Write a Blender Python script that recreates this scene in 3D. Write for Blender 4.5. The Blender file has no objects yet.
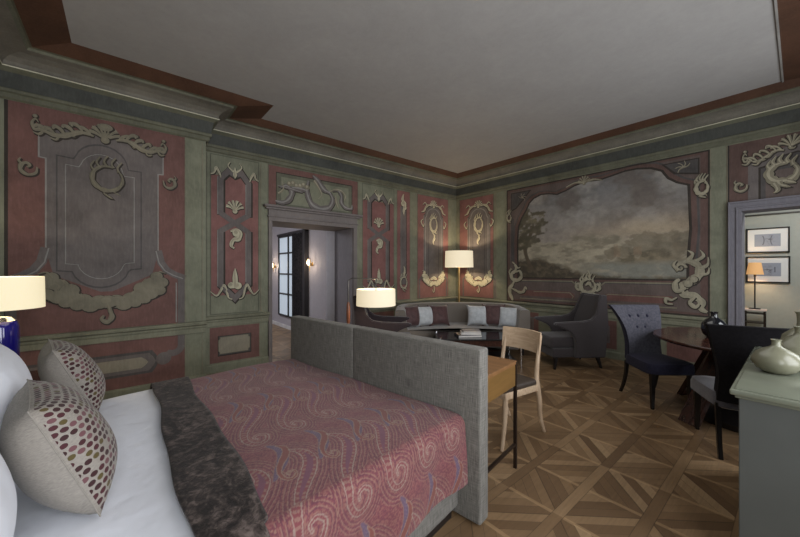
import bpy, bmesh, math, random
import numpy as np
from mathutils import Vector, Matrix
random.seed(7)
R = math.radians
SC = bpy.context.scene
COL = SC.collection

# ------------------------------------------------------------------ materials
MATS = {}
def lin(c):
    return tuple((x/12.92 if x <= .04045 else ((x+.055)/1.055)**2.4) for x in c)

class NT:
    def __init__(s, name):
        s.m = bpy.data.materials.new(name); s.m.use_nodes = True
        s.t = s.m.node_tree; s.n = s.t.nodes; s.l = s.t.links
        s.b = s.n['Principled BSDF']
    def node(s, typ, **kw):
        n = s.n.new(typ)
        for k, v in kw.items(): setattr(n, k, v)
        return n
    def put(s, sock, v):
        if isinstance(v, bpy.types.NodeSocket): s.l.new(v, sock)
        else: sock.default_value = v
    def math(s, op, a, b=0.0, c=None):
        n = s.node('ShaderNodeMath', operation=op)
        s.put(n.inputs[0], a); s.put(n.inputs[1], b)
        if c is not None: s.put(n.inputs[2], c)
        return n.outputs[0]
    def mix(s, f, a, b, mode='MIX'):
        n = s.node('ShaderNodeMix', data_type='RGBA', blend_type=mode)
        s.put(n.inputs[0], f); s.put(n.inputs[6], a if isinstance(a, bpy.types.NodeSocket) else (*a, 1)); s.put(n.inputs[7], b if isinstance(b, bpy.types.NodeSocket) else (*b, 1))
        return n.outputs[2]
    def coord(s, scale=(1,1,1), kind='Object', rot=(0,0,0)):
        tc = s.node('ShaderNodeTexCoord'); mp = s.node('ShaderNodeMapping')
        mp.inputs['Scale'].default_value = scale; mp.inputs['Rotation'].default_value = rot
        s.l.new(tc.outputs[kind], mp.inputs[0]); return mp.outputs[0]
    def noise(s, vec, scale=5, detail=4, rough=.55, dist=0.0):
        n = s.node('ShaderNodeTexNoise')
        s.l.new(vec, n.inputs['Vector']); n.inputs['Scale'].default_value = scale
        n.inputs['Detail'].default_value = detail; n.inputs['Roughness'].default_value = rough
        n.inputs['Distortion'].default_value = dist
        return n.outputs['Fac'], n.outputs['Color']
    def ramp(s, f, stops):
        n = s.node('ShaderNodeValToRGB'); e = n.color_ramp.elements
        while len(e) < len(stops): e.new(.5)
        for i, (p, c) in enumerate(stops):
            e[i].position = p; e[i].color = (*c, 1) if len(c) == 3 else c
        s.l.new(f, n.inputs[0]); return n.outputs[0]
    def bump(s, h, strength=.2, dist=.01):
        n = s.node('ShaderNodeBump'); n.inputs['Strength'].default_value = strength; n.inputs['Distance'].default_value = dist
        s.l.new(h, n.inputs['Height']); s.l.new(n.outputs[0], s.b.inputs['Normal'])
    def done(s, color, rough=.6, metallic=0, spec=.5, sheen=0):
        s.put(s.b.inputs['Base Color'], color if isinstance(color, bpy.types.NodeSocket) else (*color, 1))
        s.put(s.b.inputs['Roughness'], rough); s.b.inputs['Metallic'].default_value = metallic
        s.b.inputs['Specular IOR Level'].default_value = spec
        if sheen: s.b.inputs['Sheen Weight'].default_value = sheen
        return s.m

def plain(name, c, rough=.5, metallic=0, var=.12, scale=6, spec=.5, bump=0, sheen=0, bscale=60):
    t = NT(name); v = t.coord()
    f, _ = t.noise(v, scale, 5)
    a = tuple(x*(1-var) for x in c); b = tuple(min(1, x*(1+var)) for x in c)
    col = t.ramp(f, [(.3, a), (.7, b)])
    if bump:
        h, _ = t.noise(v, bscale, 3); t.bump(h, bump, .004)
    return t.done(col, rough, metallic, spec, sheen)

def paint(name, c, wear=.35, light=None):
    """old distemper paint on plaster: blotchy, a little streaked"""
    t = NT(name); v = t.coord()
    f1, _ = t.noise(v, 2.3, 6, .65, .4); f2, _ = t.noise(v, 14, 5, .7); f3, _ = t.noise(t.coord((6, 6, 1.2)), 9, 4, .6)
    a = tuple(x*(1-wear) for x in c); b = tuple(x*(1+wear*.8) for x in c)
    col = t.ramp(f1, [(.32, a), (.68, b)])
    col = t.mix(t.math('MULTIPLY', f2, .5), col, tuple(x*.62 for x in c))
    col = t.mix(t.math('MULTIPLY', t.math('SUBTRACT', f3, .45), .7), col, light or tuple(min(1, x*1.5+.03) for x in c))
    h, _ = t.noise(v, 40, 4); t.bump(h, .12, .003)
    return t.done(col, .72, spec=.3)

def fabric(name, c, c2=None, scale=420, stretch=(1, 1, .12), sheen=.2, contrast=1.0, rough=.85, bump=.25):
    t = NT(name); c2 = c2 or tuple(x*.62 for x in c)
    f, _ = t.noise(t.coord(stretch), scale*.35, 3, .6)
    g, _ = t.noise(t.coord((stretch[2], stretch[2], 1) if stretch != (1, 1, 1) else (1, 1, 1)), scale*.35, 2, .6)
    m = t.math('ADD', t.math('MULTIPLY', f, .65), t.math('MULTIPLY', g, .35))
    col = t.ramp(m, [(.5-.14*contrast, c2), (.5+.14*contrast, c)])
    t.bump(m, bump, .003)
    return t.done(col, rough, spec=.2, sheen=sheen)

M = {}
M['green'] = paint('green distemper', (.185, .19, .135))
M['green_dark'] = paint('dark green distemper', (.118, .118, .085))
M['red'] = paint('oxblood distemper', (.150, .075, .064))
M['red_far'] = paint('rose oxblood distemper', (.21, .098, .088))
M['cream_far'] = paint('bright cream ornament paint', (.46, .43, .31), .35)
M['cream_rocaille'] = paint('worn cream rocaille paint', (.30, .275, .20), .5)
M['cream_near'] = paint('dull ochre ornament paint', (.175, .158, .115), .45)  # darker ochre for the near panel's ornament
M['rail'] = paint('pale olive rail paint', (.19, .19, .135))
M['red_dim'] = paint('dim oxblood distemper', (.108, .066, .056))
M['grey'] = paint('violet grey distemper', (.132, .114, .108))
M['grey_dark'] = paint('dark grey distemper', (.075, .068, .066))
M['grey_light'] = paint('pale grey distemper', (.24, .23, .215))
M['mauve'] = paint('mauve brown distemper', (.115, .088, .078))
M['cream'] = paint('old cream ornament paint', (.34, .31, .225), .45)
M['cream_dim'] = paint('dim ochre ornament paint', (.20, .18, .128), .45)
M['ochre'] = paint('deep ochre ornament paint', (.13, .115, .075), .4)
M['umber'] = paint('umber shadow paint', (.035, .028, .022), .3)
M['beige'] = paint('beige marbled panel paint', (.25, .225, .17), .3)
M['olive'] = paint('olive cornice paint', (.125, .125, .088))
M['cove'] = paint('grey olive cove paint', (.15, .138, .113))
M['slate'] = paint('slate frieze paint', (.058, .061, .054))
M['bead'] = paint('cream bead paint', (.52, .50, .38), .15)
M['ceil_red'] = paint('brown red ceiling border', (.078, .036, .020))
M['ceiling'] = paint('grey ceiling plaster', (.365, .355, .345), .06, (.385, .375, .365))
M['casing'] = paint('stone grey door casing paint', (.17, .15, .145), .18)
M['casing_lilac'] = paint('lilac grey door casing paint', (.175, .168, .19), .1)
M['hall_wall'] = paint('pale lilac hall plaster', (.42, .40, .43), .05, (.44, .42, .45))
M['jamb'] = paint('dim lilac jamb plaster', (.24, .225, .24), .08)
M['annex_wall'] = paint('pale sage plaster', (.40, .41, .36), .04, (.42, .43, .38))
M['white_trim'] = plain('white gloss trim paint', (.6, .6, .6), .4)

# oak parquet: square cells with one diagonal each, planks along the diagonal, strips along the room
def parquet():
    t = NT('oak parquet'); tc = t.node('ShaderNodeTexCoord'); sx = t.node('ShaderNodeSeparateXYZ')
    t.l.new(tc.outputs['Object'], sx.inputs[0])
    AX, AY = .352, .372
    u = t.math('DIVIDE', t.math('SUBTRACT', sx.outputs[0], 4.307-AX*20), AX)
    v = t.math('DIVIDE', t.math('SUBTRACT', sx.outputs[1], -4.10-AY*20), AY)
    fu, fv = t.math('FLOOR', u), t.math('FLOOR', v)
    par = t.math('MODULO', t.math('ADD', fu, fv), 2.0)
    lu, lv = t.math('FRACT', u), t.math('FRACT', v)
    d0 = t.math('SUBTRACT', lu, lv); d1 = t.math('SUBTRACT', t.math('ADD', lu, lv), 1.0)
    mixf = t.node('ShaderNodeMix', data_type='FLOAT'); t.l.new(par, mixf.inputs[0]); t.l.new(d0, mixf.inputs[2]); t.l.new(d1, mixf.inputs[3])
    d = mixf.outputs[0]
    pk = t.math('MULTIPLY', d, 4.0); pid = t.math('FLOOR', pk)
    # strips running along the room's length, at every whole u
    su = t.math('ABSOLUTE', t.math('SUBTRACT', t.math('FRACT', t.math('ADD', u, .5)), .5))
    strip = t.math('LESS_THAN', su, .09)
    sid = t.math('FLOOR', t.math('ADD', u, .5))
    # plank ids
    cmb = t.node('ShaderNodeCombineXYZ'); t.l.new(t.math('ADD', fu, t.math('MULTIPLY', par, 37)), cmb.inputs[0]); t.l.new(fv, cmb.inputs[1]); t.l.new(pid, cmb.inputs[2])
    cm2 = t.node('ShaderNodeCombineXYZ'); t.l.new(sid, cm2.inputs[0]); t.l.new(t.math('FLOOR', t.math('DIVIDE', v, 2.0)), cm2.inputs[1]); cm2.inputs[2].default_value = 91
    vm = t.node('ShaderNodeMix', data_type='VECTOR'); t.l.new(strip, vm.inputs[0]); t.l.new(cmb.outputs[0], vm.inputs[4]); t.l.new(cm2.outputs[0], vm.inputs[5])
    wn = t.node('ShaderNodeTexWhiteNoise', noise_dimensions='3D'); t.l.new(vm.outputs[1], wn.inputs['Vector'])
    base = t.ramp(wn.outputs['Value'], [(0, (.155, .092, .047)), (.3, (.225, .138, .070)), (.6, (.295, .187, .098)), (.85, (.36, .235, .126)), (1, (.46, .315, .176))])
    # grain: stretched along the plank
    def grain(rot):
        f, _ = t.noise(t.coord((34, 2.2, 1), rot=(0, 0, rot)), 1.6, 6, .7, .6); return f
    g0, g1, g2 = grain(R(43)), grain(R(-43)), grain(0)
    gm = t.node('ShaderNodeMix', data_type='FLOAT'); t.l.new(par, gm.inputs[0]); t.l.new(g0, gm.inputs[2]); t.l.new(g1, gm.inputs[3])
    gs = t.node('ShaderNodeMix', data_type='FLOAT'); t.l.new(strip, gs.inputs[0]); t.l.new(gm.outputs[0], gs.inputs[2]); t.l.new(g2, gs.inputs[3])
    g = gs.outputs[0]
    col = t.mix(t.math('MULTIPLY', t.math('SUBTRACT', 1.0, g), .75), base, (.075, .046, .026))
    blot, _ = t.noise(t.coord(), 3.5, 4)
    col = t.mix(t.math('MULTIPLY', t.math('SUBTRACT', blot, .35), .6), col, (.12, .078, .045))
    # seams
    pe = t.math('ABSOLUTE', t.math('SUBTRACT', t.math('FRACT', t.math('ADD', pk, .5)), .5))
    seam = t.math('LESS_THAN', pe, .022)
    de = t.math('LESS_THAN', t.math('ABSOLUTE', d), .014)
    ve = t.math('LESS_THAN', t.math('ABSOLUTE', t.math('SUBTRACT', t.math('FRACT', t.math('ADD', v, .5)), .5)), .035)
    light = t.math('MULTIPLY', ve, t.math('SUBTRACT', 1.0, strip))
    col = t.mix(t.math('MULTIPLY', light, .4), col, (.42, .28, .15))
    s2 = t.math('MULTIPLY', t.math('MAXIMUM', seam, de), t.math('SUBTRACT', 1.0, t.math('MAXIMUM', strip, light)))
    s3 = t.math('MAXIMUM', s2, t.math('LESS_THAN', t.math('ABSOLUTE', t.math('SUBTRACT', su, .09)), .006))
    col = t.mix(t.math('MULTIPLY', s3, .5), col, (.03, .018, .011))
    h = t.math('SUBTRACT', g, t.math('MULTIPLY', s3, 1.2)); t.bump(h, .18, .003)
    rr = t.math('ADD', .24, t.math('MULTIPLY', g, .28))
    return t.done(col, rr, spec=.4)
M['parquet'] = parquet()

def wood(name, c, c2, rough=.4, scale=1.5, stretch=(20, 1.5, 20)):
    t = NT(name); f, _ = t.noise(t.coord(stretch), scale, 6, .65, .8)
    col = t.ramp(f, [(.3, c2), (.7, c)]); t.bump(f, .08, .002)
    return t.done(col, rough, spec=.45)
M['oak_pale'] = wood('pale limed oak', (.56, .42, .29), (.40, .28, .18), .5, 1.5, (3, 25, 25))
M['oak_leg'] = wood('pale limed oak legs', (.52, .39, .27), (.36, .25, .16), .5, 1.5, (25, 25, 2))
M['desk_wood'] = wood('tan desk wood', (.25, .125, .05), (.17, .082, .032), .4, 1.2, (2, 18, 18))
M['desk_side'] = wood('tan desk side wood', (.20, .11, .035), (.14, .075, .022), .4, 1.2, (18, 2, 18))
M['table_wood'] = wood('glossy dark rosewood', (.075, .028, .018), (.02, .010, .008), .16, 1.8, (14, 2, 14))
M['leg_wood'] = wood('dark rosewood legs', (.060, .020, .012), (.014, .008, .007), .25, 1.6, (16, 16, 1.5))
M['black_wood'] = plain('black lacquered wood', (.012, .010, .010), .3)
M['bronze'] = plain('dark bronze metal', (.035, .022, .016), .4, .6)
M['brass'] = plain('brushed brass', (.45, .30, .12), .35, 1)
M['chrome'] = plain('polished steel', (.7, .7, .72), .15, 1)
M['steel_dark'] = plain('dark steel', (.10, .095, .09), .35, .9)
M['turned_wood'] = wood('red brown turned wood', (.25, .095, .045), (.15, .05, .025), .35)
M['black_glass'] = plain('black glass table top', (.012, .014, .016), .06, 0, .05, spec=.8)
M['strie'] = fabric('grey strie upholstery', (.215, .205, .185), (.085, .08, .072), 700, (1, 1, .05), .05, 1.0)
M['taupe'] = fabric('taupe sofa wool', (.165, .145, .125), (.125, .108, .093), 500, (1, 1, 1), .3)
M['charcoal'] = fabric('charcoal plum armchair wool', (.050, .042, .044), (.034, .029, .030), 500, (1, 1, 1), .25)
M['plum_dark'] = fabric('dark plum armchair wool', (.028, .020, .024), (.018, .013, .016), 500, (1, 1, 1), .2)
M['blue_velvet'] = fabric('blue grey velvet', (.092, .091, .112), (.060, .060, .078), 120, (1, 1, 1), .08)
M['navy_velvet'] = fabric('navy velvet', (.020, .019, .038), (.012, .012, .027), 120, (1, 1, 1), .06)
M['dark_velvet'] = fabric('near black velvet', (.010, .009, .011), (.006, .0055, .007), 120, (1, 1, 1), 0)
M['seat_grey'] = fabric('smoke grey velvet', (.10, .098, .115), (.07, .069, .085), 120, (1, 1, 1), .4)
M['plum_silk'] = fabric('plum silk', (.085, .042, .042), (.055, .028, .028), 60, (1, 1, 1), .3, rough=.5, bump=.1)
M['silver_silk'] = fabric('silver blue silk', (.47, .49, .51), (.36, .38, .40), 40, (1, 1, 1), .3, rough=.45, bump=.1)
M['leather'] = plain('dark brown leather', (.045, .032, .024), .45, bump=.2)
M['blue_glass'] = plain('cobalt blue glass', (.010, .008, .16), .08, 0, .2, spec=.9)
M['black_ceramic'] = plain('black glazed ceramic', (.008, .009, .012), .08, spec=.9)
M['vase_glaze'] = plain('pale celadon glaze', (.18, .178, .125), .25, 0, .12, 9)
M['cabinet'] = plain('sage grey cabinet paint', (.085, .092, .088), .45, 0, .05)
M['cabinet_top'] = plain('pale green lacquer top', (.18, .195, .15), .2, 0, .15, 4)
M['book_black'] = plain('black book cloth', (.012, .012, .014), .4)
M['book_white'] = plain('white paper', (.62, .60, .57), .6)
M['book_grey'] = plain('grey book cover', (.22, .20, .20), .5)
M['frame_black'] = plain('black picture frame', (.012, .012, .012), .35)
M['mat_white'] = plain('white picture mat', (.68, .68, .66), .8, 0, .03)
M['marble_top'] = plain('pale pink stone top', (.52, .44, .40), .4)
M['curtain'] = fabric('dark patterned curtain', (.030, .027, .030), (.010, .009, .011), 60, (1, 1, 1), .1)
M['dark_frame'] = plain('dark mirror frame', (.015, .013, .014), .4)

def linen(name, c, wr=.25):
    t = NT(name); v = t.coord()
    f, _ = t.noise(v, 3.5, 3, .5); g, _ = t.noise(v, 500, 2)
    col = t.ramp(f, [(.3, tuple(x*.95 for x in c)), (.7, c)])
    h = t.math('ADD', t.math('MULTIPLY', f, 3.0), t.math('MULTIPLY', g, .1)); t.bump(h, wr, .02)
    return t.done(col, .8, spec=.2, sheen=.1)
M['white_linen'] = linen('white cotton', (.71, .73, .79), .5)

def velvet_throw():
    t = NT('crushed brown velvet'); v = t.coord((1, 1, 1))
    f, _ = t.noise(v, 6, 6, .74, 2.2); g, _ = t.noise(v, 34, 4, .7, .8)
    m = t.math('ADD', t.math('MULTIPLY', f, .6), t.math('MULTIPLY', g, .4))
    col = t.ramp(m, [(.38, (.006, .004, .0035)), (.46, (.012, .008, .007)), (.53, (.045, .033, .029)), (.62, (.125, .096, .086))])  # paler stops paint the crushed velvet's highlights into the colour
    t.bump(m, .5, .01)
    return t.done(col, .6, spec=.2, sheen=.08)
M['throw'] = velvet_throw()

def dotted():
    """linen with embroidered oval dots in loose bunches; dots only on the face side (local -Y)"""
    t = NT('linen with embroidered dots'); v = t.coord()
    g, _ = t.noise(t.coord((1, 1, 8)), 90, 3); base = t.ramp(g, [(.35, (.19, .172, .15)), (.65, (.275, .25, .22))])
    tc = t.node('ShaderNodeTexCoord'); so = t.node('ShaderNodeSeparateXYZ'); t.l.new(tc.outputs['Object'], so.inputs[0])
    at = t.node('ShaderNodeAttribute', attribute_name='facepos'); sp = t.node('ShaderNodeSeparateXYZ'); t.l.new(at.outputs['Vector'], sp.inputs[0])
    S = .0265
    qx = t.math('DIVIDE', sp.outputs[0], S); qz = t.math('DIVIDE', sp.outputs[2], S*.88)
    row = t.math('FLOOR', qz); odd = t.math('MODULO', t.math('ADD', row, 100.0), 2.0)
    qx2 = t.math('ADD', qx, t.math('MULTIPLY', odd, .5)); colid = t.math('FLOOR', qx2)
    dx = t.math('SUBTRACT', t.math('FRACT', qx2), .5); dz = t.math('SUBTRACT', t.math('FRACT', qz), .5)
    c3 = t.node('ShaderNodeCombineXYZ'); t.l.new(colid, c3.inputs[0]); t.l.new(row, c3.inputs[1])
    wn = t.node('ShaderNodeTexWhiteNoise', noise_dimensions='3D'); t.l.new(c3.outputs[0], wn.inputs['Vector'])
    dd = t.math('SQRT', t.math('ADD', t.math('MULTIPLY', dx, dx), t.math('MULTIPLY', t.math('MULTIPLY', dz, dz), 1.25)))
    dot = t.math('LESS_THAN', dd, .41)
    face = t.math('LESS_THAN', so.outputs[1], -.010)
    keep = t.math('GREATER_THAN', wn.outputs['Value'], .09)
    patch, _ = t.noise(c3.outputs[0], .33, 2)
    hue = t.math('ADD', t.math('MULTIPLY', wn.outputs['Value'], .55), t.math('MULTIPLY', patch, .5))
    dcol = t.ramp(hue, [(0, (.035, .011, .012)), (.34, (.055, .014, .018)), (.46, (.12, .052, .058)), (.58, (.035, .012, .013)), (.66, (.075, .055, .018)), (.76, (.045, .013, .016))])
    for e in dcol.node.color_ramp.elements: pass
    dcol.node.color_ramp.interpolation = 'CONSTANT'
    f = t.math('MULTIPLY', t.math('MULTIPLY', dot, face), keep)
    col = t.mix(f, base, dcol)
    t.bump(t.math('ADD', t.math('MULTIPLY', f, .7), t.math('MULTIPLY', g, .3)), .3, .004)
    return t.done(col, .75, spec=.25, sheen=.1)
M['dotted'] = dotted()

def shade_mat(name, c, e, strength):
    t = NT(name); f, _ = t.noise(t.coord((1, 1, 14)), 60, 3); g, _ = t.noise(t.coord((14, 14, 1)), 30, 3)
    m = t.math('ADD', t.math('MULTIPLY', f, .5), t.math('MULTIPLY', g, .5))
    col = t.ramp(m, [(.35, tuple(x*.8 for x in e)), (.65, e)])
    t.put(t.b.inputs['Emission Color'], col); t.b.inputs['Emission Strength'].default_value = strength
    return t.done(c, .8, spec=.1)
M['shade'] = shade_mat('lit linen shade', (.5, .47, .4), (1, .84, .56), .72)
M['shade_bed'] = shade_mat('lit bedside shade', (.5, .46, .36), (1, .86, .55), .74)
M['shade_amber'] = shade_mat('amber pleated shade', (.4, .25, .12), (1, .52, .20), .5)
M['glow'] = shade_mat('glowing sconce glass', (.8, .7, .6), (1, .8, .6), 4)
M['glow_pane'] = shade_mat('self-glowing blue pane', (.5, .55, .6), (.62, .74, .85), .38)  # emission stands in for daylight in the hall pane

def attr_mat(name, rough, sheen=0, weave=300):
    t = NT(name); a = t.node('ShaderNodeAttribute', attribute_name='paint')
    f, _ = t.noise(t.coord(), weave, 3); col = t.mix(t.math('MULTIPLY', f, .35), a.outputs['Color'], (.03, .022, .02))
    t.bump(f, .12, .003)
    return t.done(col, rough, spec=.25, sheen=sheen)
M['paisley'] = attr_mat('woven paisley wool', .85, .15)
M['landscape'] = attr_mat('landscape fresco paint', .75, 0, 70)
M['print'] = attr_mat('pale blue grey print', .8, 0, 200)

# ------------------------------------------------------------------ mesh helpers
def obj(name, bm, mat, parent=None, smooth=False, loc=None, rot=None):
    me = bpy.data.meshes.new(name)
    bm.normal_update(); bm.to_mesh(me); bm.free()
    for m in (mat if isinstance(mat, (list, tuple)) else [mat]): me.materials.append(m)
    if smooth:
        for p in me.polygons: p.use_smooth = True
        try: me.set_sharp_from_angle(angle=R(38))
        except Exception: pass
    o = bpy.data.objects.new(name, me); COL.objects.link(o)
    if parent: o.parent = parent
    if loc: o.location = loc
    if rot: o.rotation_euler = rot
    return o

def thing(name, label, cat, loc=(0, 0, 0), rz=0, group=None):
    o = bpy.data.objects.new(name, None); COL.objects.link(o); o.empty_display_size = .1
    o.location = loc; o.rotation_euler = (0, 0, rz); return tag(o, label, cat, group)
def tag(o, label, cat, group=None):
    o['label'] = label; o['category'] = cat
    if group: o['group'] = group
    return o
def struct(name, bm, mat, parent=None, smooth=False):
    o = obj(name, bm, mat, parent, smooth)
    if not parent: o['kind'] = 'structure'
    return o
def dup(root, loc, rz, label, group=None):
    r = root.copy(); COL.objects.link(r); r.location = loc; r.rotation_euler = (0, 0, rz); r['label'] = label
    if group: r['group'] = group
    for ch in list(root.children):
        c = ch.copy(); COL.objects.link(c); c.parent = r
        for g in list(ch.children):
            d = g.copy(); COL.objects.link(d); d.parent = c
    return r

def NB(): return bmesh.new()
def merge(bm, t, mtx=None, mi=0):
    if mtx is not None: bmesh.ops.transform(t, matrix=mtx, verts=t.verts)
    vm = {}
    for v in t.verts: vm[v] = bm.verts.new(v.co)
    for f in t.faces:
        try:
            nf = bm.faces.new([vm[v] for v in f.verts]); nf.material_index = mi or f.material_index; nf.smooth = f.smooth
        except ValueError: pass
    t.free()
def box(bm, x0, x1, y0, y1, z0, z1, bev=0, seg=2, mi=0, mtx=None):
    t = bmesh.new(); bmesh.ops.create_cube(t, size=1)
    bmesh.ops.transform(t, matrix=Matrix.Translation(((x0+x1)/2, (y0+y1)/2, (z0+z1)/2)) @ Matrix.Diagonal((abs(x1-x0), abs(y1-y0), abs(z1-z0), 1)), verts=t.verts)
    if bev: bmesh.ops.bevel(t, geom=t.edges[:], offset=bev, segments=seg, profile=.5, affect='EDGES')
    merge(bm, t, mtx, mi); return bm
def lathe(bm, prof, n=40, mtx=None, mi=0):
    t = bmesh.new(); rings = []
    for r, z in prof:
        if r < 1e-5: rings.append([t.verts.new((0, 0, z))])
        else: rings.append([t.verts.new((r*math.cos(2*math.pi*i/n), r*math.sin(2*math.pi*i/n), z)) for i in range(n)])
    for a, b in zip(rings, rings[1:]):
        for i in range(n):
            j = (i+1) % n
            if len(a) == 1 and len(b) == 1: continue
            if len(a) == 1: t.faces.new((a[0], b[i], b[j]))
            elif len(b) == 1: t.faces.new((a[i], b[0], a[j]))
            else: t.faces.new((a[i], b[i], b[j], a[j]))
    for f in t.faces: f.smooth = True
    bmesh.ops.recalc_face_normals(t, faces=t.faces); merge(bm, t, mtx, mi); return bm
def crom(pts, n=8, closed=False):
    P = [Vector(p) for p in pts]; out = []; m = len(P); rng = m if closed else m-1
    for i in range(rng):
        if closed: a, b, c, d = P[(i-1) % m], P[i], P[(i+1) % m], P[(i+2) % m]
        else: a, b, c, d = P[max(i-1, 0)], P[i], P[i+1], P[min(i+2, m-1)]
        for k in range(n):
            t = k/n; out.append(.5*((2*b)+(c-a)*t+(2*a-5*b+4*c-d)*t*t+(3*b-a-3*c+d)*t**3))
    if not closed: out.append(P[-1])
    return out
def tube(bm, pts, rad, n=12, smooth_n=0, mi=0):
    P = crom(pts, smooth_n) if smooth_n else [Vector(p) for p in pts]
    m = len(P); rr = [rad]*m if not isinstance(rad, (list, tuple)) else [rad[min(len(rad)-1, int(i*(len(rad)-1)/max(1, m-1)))]*(1-((i*(len(rad)-1)/max(1, m-1)) % 1)) + rad[min(len(rad)-1, int(i*(len(rad)-1)/max(1, m-1))+1)]*((i*(len(rad)-1)/max(1, m-1)) % 1) for i in range(m)]
    t = bmesh.new(); rings = []; up = None
    for i in range(m):
        d = (P[min(i+1, m-1)]-P[max(i-1, 0)]).normalized()
        if up is None: up = Vector((0, 0, 1)) if abs(d.z) < .9 else Vector((1, 0, 0))
        s = d.cross(up).normalized(); up = s.cross(d).normalized()
        rings.append([t.verts.new(P[i]+rr[i]*(math.cos(2*math.pi*k/n)*s+math.sin(2*math.pi*k/n)*up)) for k in range(n)])
    for a, b in zip(rings, rings[1:]):
        for k in range(n): t.faces.new((a[k], a[(k+1) % n], b[(k+1) % n], b[k]))
    t.faces.new(rings[0][::-1]); t.faces.new(rings[-1])
    bmesh.ops.recalc_face_normals(t, faces=t.faces)
    for f in t.faces: f.smooth = len(f.verts) == 4
    merge(bm, t, None, mi); return bm
def bar(bm, p0, p1, w0, d0, w1=None, d1=None, bev=.003):
    """rectangular tapered bar between two points, w along x, d along y"""
    w1 = w1 or w0; d1 = d1 or d0; t = bmesh.new(); vs = []
    for p, w, d in ((p0, w0, d0), (p1, w1, d1)):
        vs.append([t.verts.new((p[0]+sx*w/2, p[1]+sy*d/2, p[2])) for sx, sy in ((-1, -1), (1, -1), (1, 1), (-1, 1))])
    for k in range(4): t.faces.new((vs[0][k], vs[0][(k+1) % 4], vs[1][(k+1) % 4], vs[1][k]))
    t.faces.new(vs[0][::-1]); t.faces.new(vs[1]); bmesh.ops.recalc_face_normals(t, faces=t.faces)
    if bev: bmesh.ops.bevel(t, geom=t.edges[:], offset=bev, segments=2, affect='EDGES')
    merge(bm, t); return bm
def prism(bm, pts, axis, a0, a1, bev=0, mi=0):
    """2D polygon extruded along axis: 'x' -> pts are (y,z); 'y' -> (x,z); 'z' -> (x,y)"""
    t = bmesh.new()
    def mk(p, a): return (a, p[0], p[1]) if axis == 'x' else ((p[0], a, p[1]) if axis == 'y' else (p[0], p[1], a))
    A = [t.verts.new(mk(p, a0)) for p in pts]; B = [t.verts.new(mk(p, a1)) for p in pts]; n = len(pts)
    for i in range(n): t.faces.new((A[i], A[(i+1) % n], B[(i+1) % n], B[i]))
    t.faces.new(A[::-1]); t.faces.new(B); bmesh.ops.recalc_face_normals(t, faces=t.faces)
    if bev: bmesh.ops.bevel(t, geom=t.edges[:], offset=bev, segments=2, affect='EDGES', clamp_overlap=True)
    merge(bm, t, None, mi); return bm
def grid_surf(bm, nu, nv, fn, closed_u=False):
    V = [[bm.verts.new(fn(i/(nu if closed_u else nu-1), j/(nv-1))) for i in range(nu)] for j in range(nv)]
    for j in range(nv-1):
        for i in range(nu if closed_u else nu-1):
            k = (i+1) % nu; f = bm.faces.new((V[j][i], V[j][k], V[j+1][k], V[j+1][i])); f.smooth = True
    return V
def cushion(w, h, t, pinch=.07, n=22, seed=0):
    """soft square cushion, faces on local -Y / +Y, seam around, corners drawn out to points"""
    bm = NB(); rnd = random.Random(seed); ph = rnd.random()*6; lay = bm.verts.layers.float_vector.new('facepos')
    fr = {}
    def pt(i, j, s):
        a = i/n*2-1; b = j/n*2-1
        k = 1-pinch*(1-abs(b)**2.2)*abs(a)**6; l = 1-pinch*(1-abs(a)**2.2)*abs(b)**6
        x = a*w/2*k; z = b*h/2*l
        th = max(0, (1-abs(a)**2.6)*(1-abs(b)**2.6))**.55
        th *= 1+.06*math.sin(3*a+ph)*math.cos(2.3*b+ph)
        return (x, s*t/2*th, z)
    for s in (-1, 1):
        for j in range(n+1):
            for i in range(n+1):
                e = i in (0, n) or j in (0, n)
                if e and s == 1: fr[(i, j, 1)] = fr[(i, j, -1)]; continue
                fr[(i, j, s)] = bm.verts.new(pt(i, j, s))
        for j in range(n+1):
            q = [0.]
            for i in range(n): q.append(q[-1]+(Vector(pt(i+1, j, s))-Vector(pt(i, j, s))).length)
            for i in range(n+1): vv = fr[(i, j, s)][lay]; fr[(i, j, s)][lay] = (q[i]-q[n//2], s, vv[2])
        for i in range(n+1):
            q = [0.]
            for j in range(n): q.append(q[-1]+(Vector(pt(i, j+1, s))-Vector(pt(i, j, s))).length)
            for j in range(n+1): vv = fr[(i, j, s)][lay]; fr[(i, j, s)][lay] = (vv[0], vv[1], q[j]-q[n//2])
        for j in range(n):
            for i in range(n):
                q = [fr[(i, j, s)], fr[(i+1, j, s)], fr[(i+1, j+1, s)], fr[(i, j+1, s)]]
                f = bm.faces.new(q if s == -1 else q[::-1]); f.smooth = True
    return bm
def piping(w, h, pinch=.07, r=.0022, n=22):
    pts = []
    seq = [(i/n*2-1, -1) for i in range(n)]+[(1, i/n*2-1) for i in range(n)]+[(1-i/n*2, 1) for i in range(n)]+[(-1, 1-i/n*2) for i in range(n+1)]
    for a, b in seq:
        k = 1-pinch*(1-abs(b)**2.2)*abs(a)**6; l = 1-pinch*(1-abs(a)**2.2)*abs(b)**6
        pts.append((a*w/2*k, 0, b*h/2*l))
    return tube(NB(), pts, r, 6)
def colour_attr(o, cols):
    me = o.data; ca = me.color_attributes.new('paint', 'FLOAT_COLOR', 'POINT')
    ca.data.foreach_set('color', np.asarray(cols, dtype=np.float32).ravel())
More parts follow.
